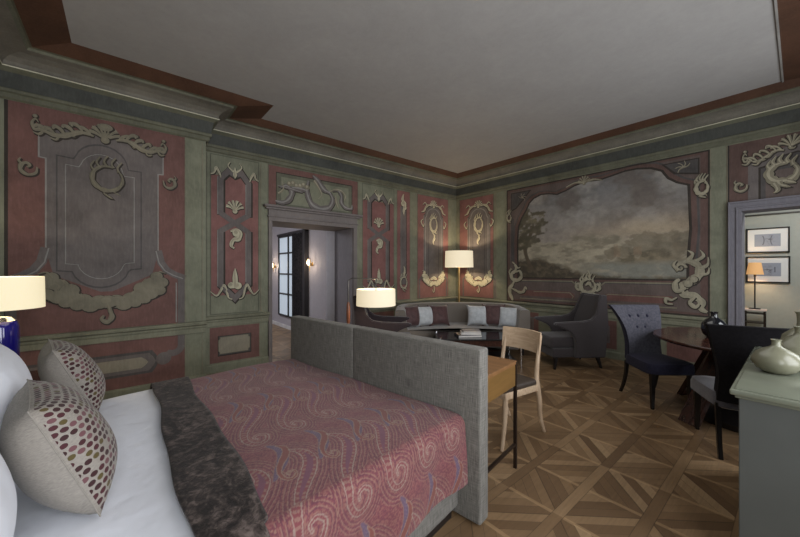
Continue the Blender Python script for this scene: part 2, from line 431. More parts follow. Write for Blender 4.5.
def fast_grid(name, pts, nu, nv, mat, parent=None):
    """pts: (nv,nu,3) numpy array"""
    me = bpy.data.meshes.new(name)
    idx = np.arange(nu*nv).reshape(nv, nu)
    q = np.stack([idx[:-1, :-1], idx[:-1, 1:], idx[1:, 1:], idx[1:, :-1]], -1).reshape(-1, 4)
    me.vertices.add(nu*nv); me.vertices.foreach_set('co', pts.astype(np.float32).ravel())
    me.loops.add(q.size); me.loops.foreach_set('vertex_index', q.astype(np.int32).ravel())
    me.polygons.add(len(q)); me.polygons.foreach_set('loop_start', np.arange(0, q.size, 4, dtype=np.int32))
    me.polygons.foreach_set('use_smooth', np.ones(len(q), dtype=bool))
    me.update(calc_edges=True); me.validate(); me.materials.append(mat)
    o = bpy.data.objects.new(name, me); COL.objects.link(o)
    if parent: o.parent = parent
    return o

# ------------------------------------------------------------------ room shell
J = .38            # the near stretch of the left wall stands this far forward
YJ = -5.25         # where it breaks back
YR = -7.06         # wall behind the bed head
XR = 6.2           # window wall
floor = NB(); box(floor, -4.6, 7.2, -8.0, 4.0, -.1, 0)
struct('floor', floor, M['parquet'])

D1 = (-4.30, -2.83, 2.19)    # doorway in left wall: y0,y1,head
D2 = (4.745, 5.62, 2.185)    # doorway in back wall: x0,x1,head
b = NB()
box(b, -.68, J, YR-.3, YJ, 0, 3.75)
box(b, -.68, 0, YJ, D1[0], 0, 3.75); box(b, -.68, 0, D1[1], .3, 0, 3.75); box(b, -.68, 0, D1[0], D1[1], D1[2], 3.75)
wall_left = struct('wall_left', b, M['green'])
b = NB()
box(b, 0, D2[0], 0, .3, 0, 3.75); box(b, D2[1], XR+.3, 0, .3, 0, 3.75); box(b, D2[0], D2[1], 0, .3, D2[2], 3.75)
wall_back = struct('wall_back', b, M['green'])
b = NB(); box(b, J, XR+.3, YR-.3, YR, 0, 3.75); wall_rear = struct('wall_rear', b, M['green'])
# window wall with three tall openings
WINS = [(-6.6, -5.2), (-4.5, -3.1), (-2.4, -1.0)]
b = NB(); ys = [YR]+[y for w in WINS for y in w]+[0]
for k in range(0, len(ys), 2): box(b, XR, XR+.35, ys[k], ys[k+1], 0, 3.75)
for w in WINS: box(b, XR, XR+.35, w[0], w[1], 0, .45); box(b, XR, XR+.35, w[0], w[1], 2.9, 3.75)
struct('wall_right', b, M['green'])
for k, w in enumerate(WINS):
    b = NB()
    for y in (w[0], (w[0]+w[1])/2-.03, w[1]-.06): box(b, XR+.12, XR+.2, y, y+.06, .45, 2.9)
    for z in (.45, 1.7, 2.84): box(b, XR+.12, XR+.2, w[0], w[1], z, z+.06)
    struct('window_%d' % (k+2), b, M['white_trim'])

# cornice, cove and painted ceiling border: levels of (z, o_back/left, near, rear, right x)
LV = [(3.06, .015, .015, .015, XR-.015), (3.075, .035, .035, .035, XR-.035), (3.115, .035, .035, .04, XR-.035), (3.125, .055, .055, .06, XR-.055), (3.15, .06, .06, .06, XR-.06),
      (3.16, .05, .05, .05, XR-.05), (3.30, .075, .075, .09, XR-.075), (3.325, .12, .115, .13, XR-.12), (3.332, .13, .125, .14, XR-.13), (3.343, .132, .127, .142, XR-.132),
      (3.355, .12, .115, .14, XR-.12), (3.385, .125, .125, .15, XR-.13), (3.42, .155, .17, .19, XR-.17), (3.445, .20, .235, .26, XR-.24), (3.455, .25, .30, .32, XR-.36),
      (3.475, .255, .31, .33, XR-.38), (3.48, .275, .335, .345, XR-.4), (3.475, .29, .35, .36, XR-.42), (3.55, .385, .50, .63, 5.10)]
def loop_at(l):
    z, o, n, r, x = l; jy = YJ+(.68 if z == 3.55 else o)
    return [(x, -o, z), (o, -o, z), (o, jy, z), (J+n, jy, z), (J+n, YR+r, z), (x, YR+r, z)]
b = NB(); loops = [[b.verts.new(p) for p in loop_at(l)] for l in LV]
def mi_of(k):
    if k < 5: return 0
    if k < 6: return 1
    if k < 8: return 0
    if k < 9: return 3
    if k < 14: return 2
    if k < 17: return 0
    return 4
for k in range(len(LV)-1):
    for i in range(6):
        j = (i+1) % 6; f = b.faces.new((loops[k][i], loops[k][j], loops[k+1][j], loops[k+1][i])); f.material_index = mi_of(k)
        if k == 5: f.material_index = 1
trim1 = struct('trim_1', b, [M['olive'], M['slate'], M['cove'], M['bead'], M['ceil_red']])
# ceiling field
b = NB(); top = loop_at(LV[-1]); b.faces.new([b.verts.new(p) for p in top])
box(b, -.68, XR+.35, YR-.3, .3, 3.75, 3.85)
ceil = struct('ceiling', b, M['ceiling'])
b = NB(); box(b, 5.09, 5.105, YR+.63, -.385, 3.535, 3.552); struct('trim_7', b, M['grey_light'])

# dado rail and plinth
RAIL = [(.0, .64), (.022, .645), (.022, .70), (.03, .715), (.03, .735), (.055, .75), (.06, .775), (.05, .787), (.0, .79)]
def run(bm, prof, p0, p1, nrm, ext0=0, ext1=0):
    d = (Vector(p1)-Vector(p0)).normalized(); n = Vector(nrm); A = []; B = []
    for o, z in prof:
        A.append(bm.verts.new(Vector(p0)+n*o+Vector((0, 0, z))-d*(ext0*o))); B.append(bm.verts.new(Vector(p1)+n*o+Vector((0, 0, z))+d*(ext1*o)))
    for i in range(len(prof)-1): bm.faces.new((A[i], A[i+1], B[i+1], B[i]))
    bm.faces.new(A); bm.faces.new(B[::-1])
SEG = [((J, YR, 0), (J, YJ, 0), (1, 0, 0)), ((0, YJ, 0), (0, D1[0]-.04, 0), (1, 0, 0)), ((0, D1[1]+.11, 0), (0, 0, 0), (1, 0, 0)), ((0, 0, 0), (4.60, 0, 0), (0, -1, 0)), ((5.77, 0, 0), (XR, 0, 0), (0, -1, 0)), ((J, YR, 0), (XR, YR, 0), (0, 1, 0))]
b = NB()
for s in SEG: run(b, RAIL, *s)
bmesh.ops.recalc_face_normals(b, faces=b.faces); struct('trim_2', b, M['rail'])
BASE = [(.0, 0), (.025, 0), (.025, .095), (.015, .11), (.0, .115)]
b = NB()
for s in SEG: run(b, BASE, *s)
bmesh.ops.recalc_face_normals(b, faces=b.faces); struct('baseboard_left', b, M['green'])

# ------------------------------------------------------------------ painted decoration of the walls
class Plane:
    """wall plane: s runs to the viewer's right, z up, off stands away from the wall"""
    def __init__(s, wall, kind, at): s.w, s.k, s.at = wall, kind, at
    def P(s, a, z, off): return (s.at+off, a, z) if s.k == 'left' else (a, s.at-off, z)
NEAR, FAR, BACK = Plane(wall_left, 'left', J), Plane(wall_left, 'left', 0.), Plane(wall_back, 'back', 0.)
def fpoly(bm, pl, pts, off=.003, mi=0):
    f = bm.faces.new([bm.verts.new(pl.P(a, z, off)) for a, z in pts]); f.material_index = mi; return f
def rect(a0, a1, z0, z1): return [(a0, z0), (a1, z0), (a1, z1), (a0, z1)]
def frect(bm, pl, a0, a1, z0, z1, off=.003): return fpoly(bm, pl, rect(a0, a1, z0, z1), off)
def ribbon(bm, pl, pts, w, off=.006, relief=.006, closed=False, shift=(0, 0)):
    """flat painted band with a slightly raised middle; w constant or list along the path"""
    P = [Vector(p) for p in pts]; m = len(P); rows = []
    for i in range(m):
        if closed: d0, d1 = (P[i]-P[i-1]).normalized(), (P[(i+1) % m]-P[i]).normalized()
        else:
            d0 = (P[i]-P[max(0, i-1)]); d1 = (P[min(m-1, i+1)]-P[i])
            d0 = d0.normalized() if d0.length > 1e-9 else d1.normalized(); d1 = d1.normalized() if d1.length > 1e-9 else d0
        n0, n1 = Vector((-d0.y, d0.x)), Vector((-d1.y, d1.x)); n = n0+n1
        n = n.normalized() if n.length > 1e-6 else n0
        k = 1/max(.45, n.dot(n0)); ww = (w[i] if isinstance(w, (list, tuple)) else w)/2*k
        c = P[i]+Vector(shift)
        rows.append([bm.verts.new(pl.P(*(c+n*ww), off)), bm.verts.new(pl.P(*c, off+relief)), bm.verts.new(pl.P(*(c-n*ww), off))])
    for i in range(m if closed else m-1):
        a, b_ = rows[i], rows[(i+1) % m]
        for k in range(2):
            f = bm.faces.new((a[k], a[k+1], b_[k+1], b_[k])); f.smooth = relief > 0
def disc(bm, pl, a, z, r, off=.006, relief=.012, sx=1, n=14):
    c = bm.verts.new(pl.P(a, z, off+relief)); mid = [bm.verts.new(pl.P(a+.65*r*sx*math.cos(t), z+.65*r*math.sin(t), off+relief*.75)) for t in [2*math.pi*i/n for i in range(n)]]
    out = [bm.verts.new(pl.P(a+r*sx*math.cos(t), z+r*math.sin(t), off)) for t in [2*math.pi*i/n for i in range(n)]]
    for i in range(n):
        j = (i+1) % n
        for q in ((c, mid[i], mid[j]), (mid[i], out[i], out[j], mid[j])):
            f = bm.faces.new(q); f.smooth = True
def wprof(n, w, kind):
    out = []
    for i in range(n):
        t = i/max(1, n-1)
        if kind == 'leaf': v = math.sin(math.pi*min(1, t*1.05+.02))**.8
        elif kind == 'tail': v = (1-t)**.7*.95+.05
        elif kind == 'head': v = t**.7*.95+.05
        else: v = .35+.65*math.sin(math.pi*t)
        out.append(max(.12, v)*w)
    return out
class Orn:
    """painted scrollwork: ochre body, cream lights and umber shadow"""
    def __init__(s, pl, mat=None, dark=True):
        s.pl, s.L, s.D, s.H, s.dk, s.k, s.wk = pl, NB(), NB(), NB(), dark, 0, .8
        s.mat = mat or M['cream_dim']; s.hi = M['cream'] if s.mat is not M['grey'] else M['grey_light']
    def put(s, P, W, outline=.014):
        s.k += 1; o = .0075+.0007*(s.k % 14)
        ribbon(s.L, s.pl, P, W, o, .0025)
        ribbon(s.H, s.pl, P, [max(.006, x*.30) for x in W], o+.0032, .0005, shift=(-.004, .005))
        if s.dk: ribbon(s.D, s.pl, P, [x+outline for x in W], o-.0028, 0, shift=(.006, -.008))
    def stroke(s, pts, w, kind='mid', n=7, c=(0, 0), sc=1, fx=1, rot=0):
        ca, sa = math.cos(rot), math.sin(rot)
        q = [((x*ca-y*sa)*sc*fx+c[0], (x*sa+y*ca)*sc+c[1]) for x, y in pts]
        P = [(p.x, p.y) for p in crom([Vector((*p, 0)) for p in q], n)]
        W = [s.wk*w_*(.80+.28*abs(math.sin(i*.36+s.k))) for i, w_ in enumerate(wprof(len(P), w*sc, kind))]
        s.put(P, W)
    def disc(s, x, z, r, sx=1, c=(0, 0), sc=1, fx=1, hi=True):
        s.k += 1; o = .0075+.0007*(s.k % 14)
        disc(s.L, s.pl, x*sc*fx+c[0], z*sc+c[1], r*sc, o, .003, sx)
        if hi: disc(s.H, s.pl, x*sc*fx+c[0]-r*sc*.2, z*sc+c[1]+r*sc*.25, r*sc*.5, o+.0028, .001, sx)
        if s.dk: disc(s.D, s.pl, x*sc*fx+c[0]+.005, z*sc+c[1]-.006, r*sc+.008, o-.0022, 0, sx)
    def spiral(s, c, r, w, a0=0, turns=1.3, fx=1, kind='tail'):
        P = []
        for i in range(26):
            t = i/25; a = a0+fx*turns*2*math.pi*t; q = r*(1-t*.82); P.append((c[0]+q*math.cos(a), c[1]+q*math.sin(a)))
        s.put(P, wprof(len(P), w, kind))
    def curl(s, c, r, fx=1, fz=1, w=.04):
        """small C curl with a leaf tip"""
        s.stroke([(-.9, .3), (-.7, -.6), (.1, -.95), (.8, -.4), (.75, .45), (.25, .8), (-.15, .45), (.15, .15)], w/r, 'mid', 6, c, r, fx, 0 if fz > 0 else math.pi/2)
        s.stroke([(.6, .5), (1.0, .95), (.75, 1.4)], w/r*.8, 'tail', 5, c, r, fx)
    def ring(s, c, r, sz=1.25, w=.055):
        """broken oval ring with flame leaves, open at upper right"""
        P = [(math.cos(a)*r, math.sin(a)*r*sz) for a in [R(70)+R(330)*i/22 for i in range(23)]]
        s.stroke(P, w, 'mid', 3, c)
        for k in range(5):
            a = R(150-28*k); x, z = math.cos(a)*r*.95, math.sin(a)*r*sz
            s.stroke([(x, z), (x*1.1-.02, z+.05), (x*1.15+.015, z+.11)], w*.6, 'tail', 5, c)
        s.stroke([(r*.2, -r*sz), (r*.55, -r*sz*1.15), (r*.9, -r*sz*1.35)], w*.7, 'tail', 5, c)
        s.stroke([(-r*.3, -r*sz*.95), (-.02, -r*sz*1.3), (.03, -r*sz*1.6), (-.01, -r*sz*1.45)], w*.7, 'tail', 5, c)
    def shell(s, c, r, n=7, up=1):
        for k in range(n):
            a = R(90)+R(150)*(k/(n-1)-.5)
            s.stroke([(0, -.25*r*up), (math.cos(a)*r*.6, math.sin(a)*r*.6*up), (math.cos(a)*r, math.sin(a)*r*up)], r*.42, 'head', 5, c)
        s.disc(0, -.3*r*up, r*.28, 1, c)
    def garland(s, c, L, fx, w=.07, fall=0.03):
        """leafy spray running outward from c along a waving stem, ending in a curled finial"""
        f = lambda t: -.03+.028*math.sin(t*7.5)-fall*t
        s.stroke([(t*L, f(t)) for t in (0, .14, .28, .42, .56, .70, .84, .97)], w*.75, 'mid', 6, c, 1, fx)
        for t, h in ((.06, .06), (.20, .075), (.36, .06), (.52, .075), (.68, .06), (.82, .055)):
            z = f(t); s.stroke([(t*L, z), (t*L+.035, z+h*.75), (t*L+.075, z+h), (t*L+.085, z+h*.55)], w*.55, 'mid', 5, c, 1, fx)
        for t, h in ((.30, .05), (.60, .045), (.88, .04)):
            z = f(t); s.stroke([(t*L, z), (t*L+.03, z-h), (t*L+.07, z-h*.8)], w*.5, 'tail', 5, c, 1, fx)
        z = f(1); s.stroke([(.93*L, z), (1.03*L, z-.01), (1.07*L, z+.05), (1.01*L, z+.09), (.96*L, z+.06)], w*.5, 'tail', 6, c, 1, fx)
        s.disc(.42*L, f(.42)+.11, .018, 1, c, 1, fx); s.disc(1.02*L, z+.12, .018, 1, c, 1, fx)
    def apron(s, c, W, H):
        """carved cloud-like apron: a big volute at each end, lobes stepping down to a middle tail"""
        for fx in (1, -1):
            for x, z, r in ((.07, .40, .075), (.14, .34, .07), (.20, .44, .075), (.24, .36, .055), (.29, .50, .075), (.33, .42, .05), (.30, .66, .07), (.38, .54, .07), (.47, .60, .055), (.40, .74, .085), (.49, .78, .06), (.44, .92, .055)):
                s.disc(x*W, z*H, r*W, 1.1, c, 1, fx, False)
            s.spiral((c[0]+fx*.40*W, c[1]+.72*H), .085*W, .035*W, R(60), 1.3, fx); s.spiral((c[0]+fx*.19*W, c[1]+.42*H), .06*W, .026*W, R(200), 1.2, -fx)
            s.stroke([(.04, .50*H/W), (.12, .46*H/W), (.20, .52*H/W), (.27, .68*H/W), (.34, .86*H/W)], .05, 'mid', 6, c, W, fx)
            s.stroke([(.30, .34*H/W), (.36, .42*H/W), (.45, .48*H/W), (.52, .60*H/W), (.53, .74*H/W)], .04, 'tail', 6, c, W, fx)
            s.stroke([(.42, .9*H/W), (.47, 1.02*H/W), (.53, .98*H/W)], .035, 'tail', 5, c, W, fx)
        s.disc(0, .40*H, .07*W, 1.2, c)
        s.stroke([(0, .40*H), (.02*W, .22*H), (.035*W, .08*H), (.0, -.02*H), (-.05*W, .04*H), (-.03*W, .12*H)], .06*W, 'mid', 7, c)
    def build(s, name='scroll_ornament'):
        obj('painted_highlight', s.H, s.hi, s.pl.w)
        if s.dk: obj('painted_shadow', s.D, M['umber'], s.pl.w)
        else: s.D.free()
        return obj(name, s.L, s.mat, s.pl.w)
def arc(c, r, a0, a1, n=10, sz=1): return [(c[0]+r*math.cos(R(a0+(a1-a0)*i/n)), c[1]+r*sz*math.sin(R(a0+(a1-a0)*i/n))) for i in range(n+1)]
def panel(pl, pts, mat, off=.003, name='painted_panel'):
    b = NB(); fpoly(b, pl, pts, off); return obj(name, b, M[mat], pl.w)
def line(pl, pts, mat, w=.012, off=.0055, closed=False, name='painted_line', relief=.002):
    b = NB(); ribbon(b, pl, pts, w, off, relief, closed); return obj(name, b, M[mat], pl.w)
def lines(pl, polys, mat, w=.012, off=.0055, name='painted_line', closed=True):
    b = NB()
    for p in polys: ribbon(b, pl, p, w, off, .002, closed)
    return obj(name, b, M[mat], pl.w)
def mirror(pts, c): return [(2*c-a, z) for a, z in pts][::-1]

# --- near left panel
CN = -6.20
panel(NEAR, rect(-6.905, -5.475, .79, 3.06), 'red', .002)
def near_half(off=0):   # right half outline of the grey field, bottom to top
    o = off
    return [(-5.548+o, .79), (-5.548+o, 1.285), (-5.60+o*.3, 1.36-o), (-5.66+o, 1.42-o), (-5.715+o, 1.52), (-5.744+o, 1.66), (-5.744+o, 2.555), (-5.696+o, 2.56), (-5.696+o, 2.88)]
hf = near_half()
fld = [(-5.744, 1.62), (-5.744, 2.555), (-5.696, 2.56), (-5.696, 2.88)] + mirror([(-5.744, 1.62), (-5.744, 2.555), (-5.696, 2.56), (-5.696, 2.88)], CN) + [(-6.60, 1.38), (-6.25, 1.2), (-6.15, 1.2), (-5.80, 1.38)]
panel(NEAR, fld, 'grey', .0028)
side = [(-5.744, 1.66), (-5.715, 1.52), (-5.66, 1.43), (-5.58, 1.375), (-5.475, 1.33)]
for q in (side, mirror(side, CN)): line(NEAR, q, 'grey', .075, .0034)
for x in (-5.512, 2*CN+5.512): line(NEAR, [(x, .79), (x, 1.36)], 'grey', .075, .0031)
lt = [(-5.79, 1.62), (-5.79, 2.52)]
edge = near_half(.0)[5:]
lines(NEAR, [edge, mirror(edge, CN), [(x-.02, z-.005) for x, z in side], mirror([(x-.02, z-.005) for x, z in side], CN), [(-5.565, .8), (-5.565, 1.28)]], 'grey_light', .012, .0062, closed=False)
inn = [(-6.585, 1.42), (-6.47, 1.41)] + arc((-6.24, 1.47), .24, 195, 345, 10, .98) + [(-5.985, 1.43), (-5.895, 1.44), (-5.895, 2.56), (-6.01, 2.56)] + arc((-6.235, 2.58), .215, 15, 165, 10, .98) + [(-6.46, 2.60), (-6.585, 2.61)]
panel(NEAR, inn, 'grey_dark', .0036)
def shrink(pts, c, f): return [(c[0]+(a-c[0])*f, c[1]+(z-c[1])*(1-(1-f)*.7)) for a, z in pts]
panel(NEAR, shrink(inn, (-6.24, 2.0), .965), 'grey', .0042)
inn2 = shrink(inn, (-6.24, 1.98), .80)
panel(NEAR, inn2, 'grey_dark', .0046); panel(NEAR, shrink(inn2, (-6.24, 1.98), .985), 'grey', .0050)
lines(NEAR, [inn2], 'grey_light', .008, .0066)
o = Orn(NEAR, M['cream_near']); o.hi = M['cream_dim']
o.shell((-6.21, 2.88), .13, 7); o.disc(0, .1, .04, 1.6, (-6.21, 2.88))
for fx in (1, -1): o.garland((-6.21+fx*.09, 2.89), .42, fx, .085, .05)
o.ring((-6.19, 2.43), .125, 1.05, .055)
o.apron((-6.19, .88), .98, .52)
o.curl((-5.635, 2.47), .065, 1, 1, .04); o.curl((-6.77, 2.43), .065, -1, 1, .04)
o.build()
panel(NEAR, rect(-6.905, -5.475, .115, .64), 'red', .002)
dp = [(-6.9, .24), (-5.80, .24), (-5.76, .30), (-5.735, .37), (-5.76, .44), (-5.80, .50), (-6.9, .50)]
panel(NEAR, dp, 'grey_dark', .003); panel(NEAR, [(a-.03 if a > -6.8 else a, .37+(z-.37)*.78) for a, z in dp], 'grey', .0038)
panel(NEAR, [(a-.10 if a > -6.8 else a, .37+(z-.37)*.48) for a, z in dp], 'beige', .0044)
b = NB(); ribbon(b, NEAR, [(x, z) for x, z in arc((-5.60, .52), .0875, 0, -110, 8)]+[(-5.68, .39)], .075, .0048, .002); ribbon(b, NEAR, [(-5.512, .64), (-5.512, .52)], .075, .0048, .002); disc(b, NEAR, -5.69, .385, .075, .0052, .004); obj('painted_band', b, M['grey'], wall_left)
lines(NEAR, [[(-5.475, .115), (-5.475, .64)], [(-5.475, .79), (-5.475, 3.05)], [(-5.29, .115), (-5.29, 3.05)]], 'cream_dim', .008, .005, closed=False)
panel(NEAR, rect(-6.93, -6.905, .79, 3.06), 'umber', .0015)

# --- strapwork panels beside the left doorway
def strap_panel(pl, a0, a1, zt, zb, c, hw):
    panel(pl, rect(a0, a1, zb, zt), 'red_far', .002)
    lines(pl, [rect(a0, a1, zb-.26, 3.04)], 'green_dark', .014, .0046)
    k = .075; zx = 2.11
    up = [(c-hw, zx+.10), (c-hw, 2.72), (c-hw*.45, 2.84), (c, 2.79), (c+hw*.45, 2.84), (c+hw, 2.70), (c+hw, zx+.10)]
    lo = [(c-hw, zx-.11), (c-hw, 1.22), (c, 1.02), (c+hw, 1.22), (c+hw, zx-.11)]
    b = NB()
    ribbon(b, pl, up, k, .005, .006); ribbon(b, pl, lo, k, .005, .006)
    ribbon(b, pl, [(c-hw, zx+.12), (c+hw, zx-.13)], k, .0068, .006); ribbon(b, pl, [(c+hw, zx+.12), (c-hw, zx-.13)], k, .0058, .006)
    obj('painted_strapwork', b, M['grey'], pl.w)
    d = NB(); ribbon(d, pl, up, k+.03, .0042, 0, shift=(.008, -.008)); ribbon(d, pl, lo, k+.03, .0042, 0, shift=(.008, -.008)); obj('painted_shadow', d, M['umber'], pl.w)
    e = NB(); q = k/2
    for sx in (-1,):
        ribbon(e, pl, [(c-hw-q, zx+.1), (c-hw-q, 2.74)], .010, .0075, 0); ribbon(e, pl, [(c-hw-q, 1.2), (c-hw-q, zx-.12)], .010, .0075, 0); ribbon(e, pl, [(c+hw-q, 1.25), (c+hw-q, zx-.12)], .010, .0075, 0); ribbon(e, pl, [(c+hw-q, zx+.12), (c+hw-q, 2.68)], .010, .0075, 0)
    obj('painted_line', e, M['grey_light'], pl.w)
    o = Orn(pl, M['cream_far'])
    o.shell((c, 2.31), .12, 6); o.stroke([(-.06, 1.98), (.02, 2.01), (.07, 1.96), (.05, 1.88), (-.02, 1.86), (-.05, 1.78), (-.01, 1.74)], .075, 'mid', 6, (c, 0)); o.disc(.02, 1.96, .055, 1, (c, 0))
    o.stroke([(0, 1.45), (.0, 1.32), (.01, 1.17)], .13, 'head', 7, (c, 0)); o.disc(.04, 1.2, .05, 1, (c, 0)); o.disc(-.05, 1.21, .045, 1, (c, 0))
    W = (a1-a0)/2
    for fx in (1, -1):
        o.stroke([(W, zb+.06), (W*.78, zb+.0), (W*.62, zb+.06), (W*.5, zb+.14), (W*.40, zb+.10), (W*.3, zb-.03), (W*.14, zb-.06)], .04, 'mid', 7, ((a0+a1)/2, 0), 1, fx)
        o.stroke([(W, zt+.0), (W*.86, zt+.03), (W*.78, zt+.10), (W*.66, zt+.03), (W*.6, zt-.03)], .04, 'mid', 7, ((a0+a1)/2, 0), 1, fx)
        o.stroke([(.02, 2.84), (.09, 2.91), (.06, 2.97)], .035, 'tail', 6, (c, 0), 1, fx)
    o.stroke([(0, 2.9), (0, 2.8), (0, 2.74)], .06, 'leaf', 6, (c, 0))
    o.build()
strap_panel(FAR, -5.13, -4.49, 2.76, 1.07, -4.82, .185)
strap_panel(FAR, -2.63, -1.88, 2.74, 1.07, -2.26, .215)
panel(FAR, rect(-5.23, -5.17, .8, 3.05), 'green_dark', .0016)
lines(FAR, [[(-4.46, .8), (-4.46, 3.05)]], 'cream_dim', .012, .005, closed=False)
panel(FAR, rect(-5.14, -4.48, .13, .625), 'red', .002)
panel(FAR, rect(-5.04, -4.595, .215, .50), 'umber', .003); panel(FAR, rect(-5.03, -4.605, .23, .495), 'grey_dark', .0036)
bc = [(-5.01, .25), (-4.64, .25), (-4.64, .27), (-4.62, .29), (-4.62, .44), (-4.64, .46), (-4.64, .48), (-5.01, .48), (-5.01, .46), (-5.03, .44), (-5.03, .29), (-5.01, .27)]
panel(FAR, bc, 'beige', .0045); lines(FAR, [bc], 'cream_dim', .008, .006)
# --- doorway 1: casing, cornice shelf, overdoor
b = NB()
box(b, -.685, .03, D1[0]-.05, D1[0]+.006, 0, D1[2]-.008, .004); box(b, -.685, .03, D1[1]-.006, D1[1]+.07, 0, D1[2]-.008, .004); box(b, -.69, .032, D1[0]-.052, D1[1]+.072, D1[2]-.008, D1[2]+.19, .004)
box(b, .005, .05, D1[0]-.07, D1[1]+.09, D1[2]+.055, D1[2]+.075, .004); box(b, .005, .07, D1[0]-.10, D1[1]+.12, D1[2]+.17, D1[2]+.2, .006); box(b, .005, .10, D1[0]-.13, D1[1]+.15, D1[2]+.2, D1[2]+.235, .008)
struct('door_1', b, M['casing'])
panel(FAR, rect(-4.35, -2.73, 2.43, 3.05), 'red', .002); lines(FAR, [rect(-4.35, -2.73, 2.43, 3.05)], 'green_dark', .014, .004)
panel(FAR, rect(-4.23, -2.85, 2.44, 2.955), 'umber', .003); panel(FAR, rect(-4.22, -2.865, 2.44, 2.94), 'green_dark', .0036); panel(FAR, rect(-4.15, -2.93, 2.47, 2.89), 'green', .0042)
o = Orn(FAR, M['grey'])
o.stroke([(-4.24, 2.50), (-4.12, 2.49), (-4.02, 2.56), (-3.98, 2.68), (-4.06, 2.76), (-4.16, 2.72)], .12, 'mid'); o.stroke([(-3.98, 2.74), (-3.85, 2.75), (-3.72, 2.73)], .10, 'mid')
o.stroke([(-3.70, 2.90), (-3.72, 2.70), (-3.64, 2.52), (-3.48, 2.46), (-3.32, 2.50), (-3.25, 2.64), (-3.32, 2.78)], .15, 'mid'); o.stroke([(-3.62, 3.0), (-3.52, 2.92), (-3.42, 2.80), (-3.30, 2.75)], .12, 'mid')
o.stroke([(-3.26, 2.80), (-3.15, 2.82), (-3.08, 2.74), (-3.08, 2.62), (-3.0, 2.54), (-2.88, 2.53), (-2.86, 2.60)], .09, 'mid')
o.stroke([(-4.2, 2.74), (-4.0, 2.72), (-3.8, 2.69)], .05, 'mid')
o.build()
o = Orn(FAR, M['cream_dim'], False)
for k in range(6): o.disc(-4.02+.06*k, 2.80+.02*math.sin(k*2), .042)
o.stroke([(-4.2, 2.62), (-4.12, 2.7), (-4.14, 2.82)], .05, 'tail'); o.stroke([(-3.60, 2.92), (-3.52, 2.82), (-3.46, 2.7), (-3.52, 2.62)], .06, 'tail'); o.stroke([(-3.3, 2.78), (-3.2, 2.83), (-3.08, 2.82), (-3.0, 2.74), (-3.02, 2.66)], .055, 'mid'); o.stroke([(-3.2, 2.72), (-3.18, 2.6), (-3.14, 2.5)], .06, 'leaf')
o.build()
# --- narrow and arched panels further along the left wall, and one on the back wall
def narrow_panel(pl, a0, a1):
    c = (a0+a1)/2
    panel(pl, rect(a0, a1, .81, 3.04), 'red_far', .002); lines(pl, [rect(a0, a1, .81, 3.04)], 'green_dark', .012, .004)
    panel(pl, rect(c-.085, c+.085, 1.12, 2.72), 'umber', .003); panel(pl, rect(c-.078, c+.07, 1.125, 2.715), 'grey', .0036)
    lines(pl, [[(c-.075, 1.12), (c-.075, 2.72)]], 'grey_light', .01, .0045, closed=False)
    o = Orn(pl, M['cream_far'])
    o.stroke([(0, 2.98), (-.03, 2.86), (.03, 2.76), (0, 2.62), (.02, 2.52)], .10, 'leaf', 7, (c, 0)); o.disc(0, 2.78, .06, 1.2, (c, 0)); o.disc(.03, 2.70, .045, 1, (c, 0))
    o.ring((c, 1.16), .085, 1.3, .05); o.stroke([(0, 1.5), (.02, 1.4), (-.01, 1.28)], .06, 'leaf', 6, (c, 0)); o.build()
narrow_panel(FAR, -1.80, -1.45)
def arched_panel(pl, a0, a1, c, hw):
    panel(pl, rect(a0, a1, .81, 3.04), 'red_far', .002); lines(pl, [rect(a0, a1, .81, 3.04)], 'green_dark', .014, .004)
    out = [(c-hw, 1.25), (c+hw, 1.25), (c+hw, 2.60), (c+hw*.85, 2.64)] + arc((c, 2.64), hw*.85, 10, 170, 10, .75) + [(c-hw*.85, 2.64), (c-hw, 2.60)]
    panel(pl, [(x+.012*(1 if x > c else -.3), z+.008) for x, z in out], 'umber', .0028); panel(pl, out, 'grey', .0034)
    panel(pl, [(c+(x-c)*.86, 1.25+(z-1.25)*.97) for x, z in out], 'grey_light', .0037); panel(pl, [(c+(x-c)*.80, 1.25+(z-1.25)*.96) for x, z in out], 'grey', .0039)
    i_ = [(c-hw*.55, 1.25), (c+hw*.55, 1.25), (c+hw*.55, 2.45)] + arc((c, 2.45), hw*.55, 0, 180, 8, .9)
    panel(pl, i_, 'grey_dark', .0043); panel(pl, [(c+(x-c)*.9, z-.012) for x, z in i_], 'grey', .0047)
    for fx in (1, -1):
        line(pl, [(c+fx*hw, 1.34), (c+fx*(hw+.07), 1.26), (c+fx*(hw+.13), 1.20), (c+fx*(hw+.13), .82)], 'grey', .045, .0036)
        line(pl, [(c+fx*hw, 1.36), (c+fx*hw, 2.60)], 'grey_light', .010, .0055)
    o = Orn(pl, M['cream_far'])
    o.shell((c, 2.85), .11, 6)
    for fx in (1, -1):
        o.stroke([(.05, 2.83), (.15, 2.84), (.24, 2.79), (.30, 2.70), (.38, 2.67)], .06, 'mid', 7, (c, 0), 1, fx); o.stroke([(.2, 2.8), (.27, 2.88), (.34, 2.82)], .045, 'tail', 6, (c, 0), 1, fx); o.stroke([(hw+.03, 2.52), (hw+.09, 2.46), (hw+.03, 2.36), (hw+.0, 2.42)], .04, 'mid', 6, (c, 0), 1, fx)
    o.ring((c, 2.42), .105, 1.45, .075); o.stroke([(0, 2.2), (.02, 2.12), (-.02, 2.04), (.01, 1.96)], .07, 'leaf', 6, (c, 0))
    o.apron((c, .94), .66, .46); o.stroke([(-.10, 1.20), (0, 1.24), (.10, 1.20)], .09, 'mid', 6, (c, 0))
    o.build()
arched_panel(FAR, -1.24, -.27, -.75, .30)
arched_panel(BACK, .12, 1.05, .66, .30)
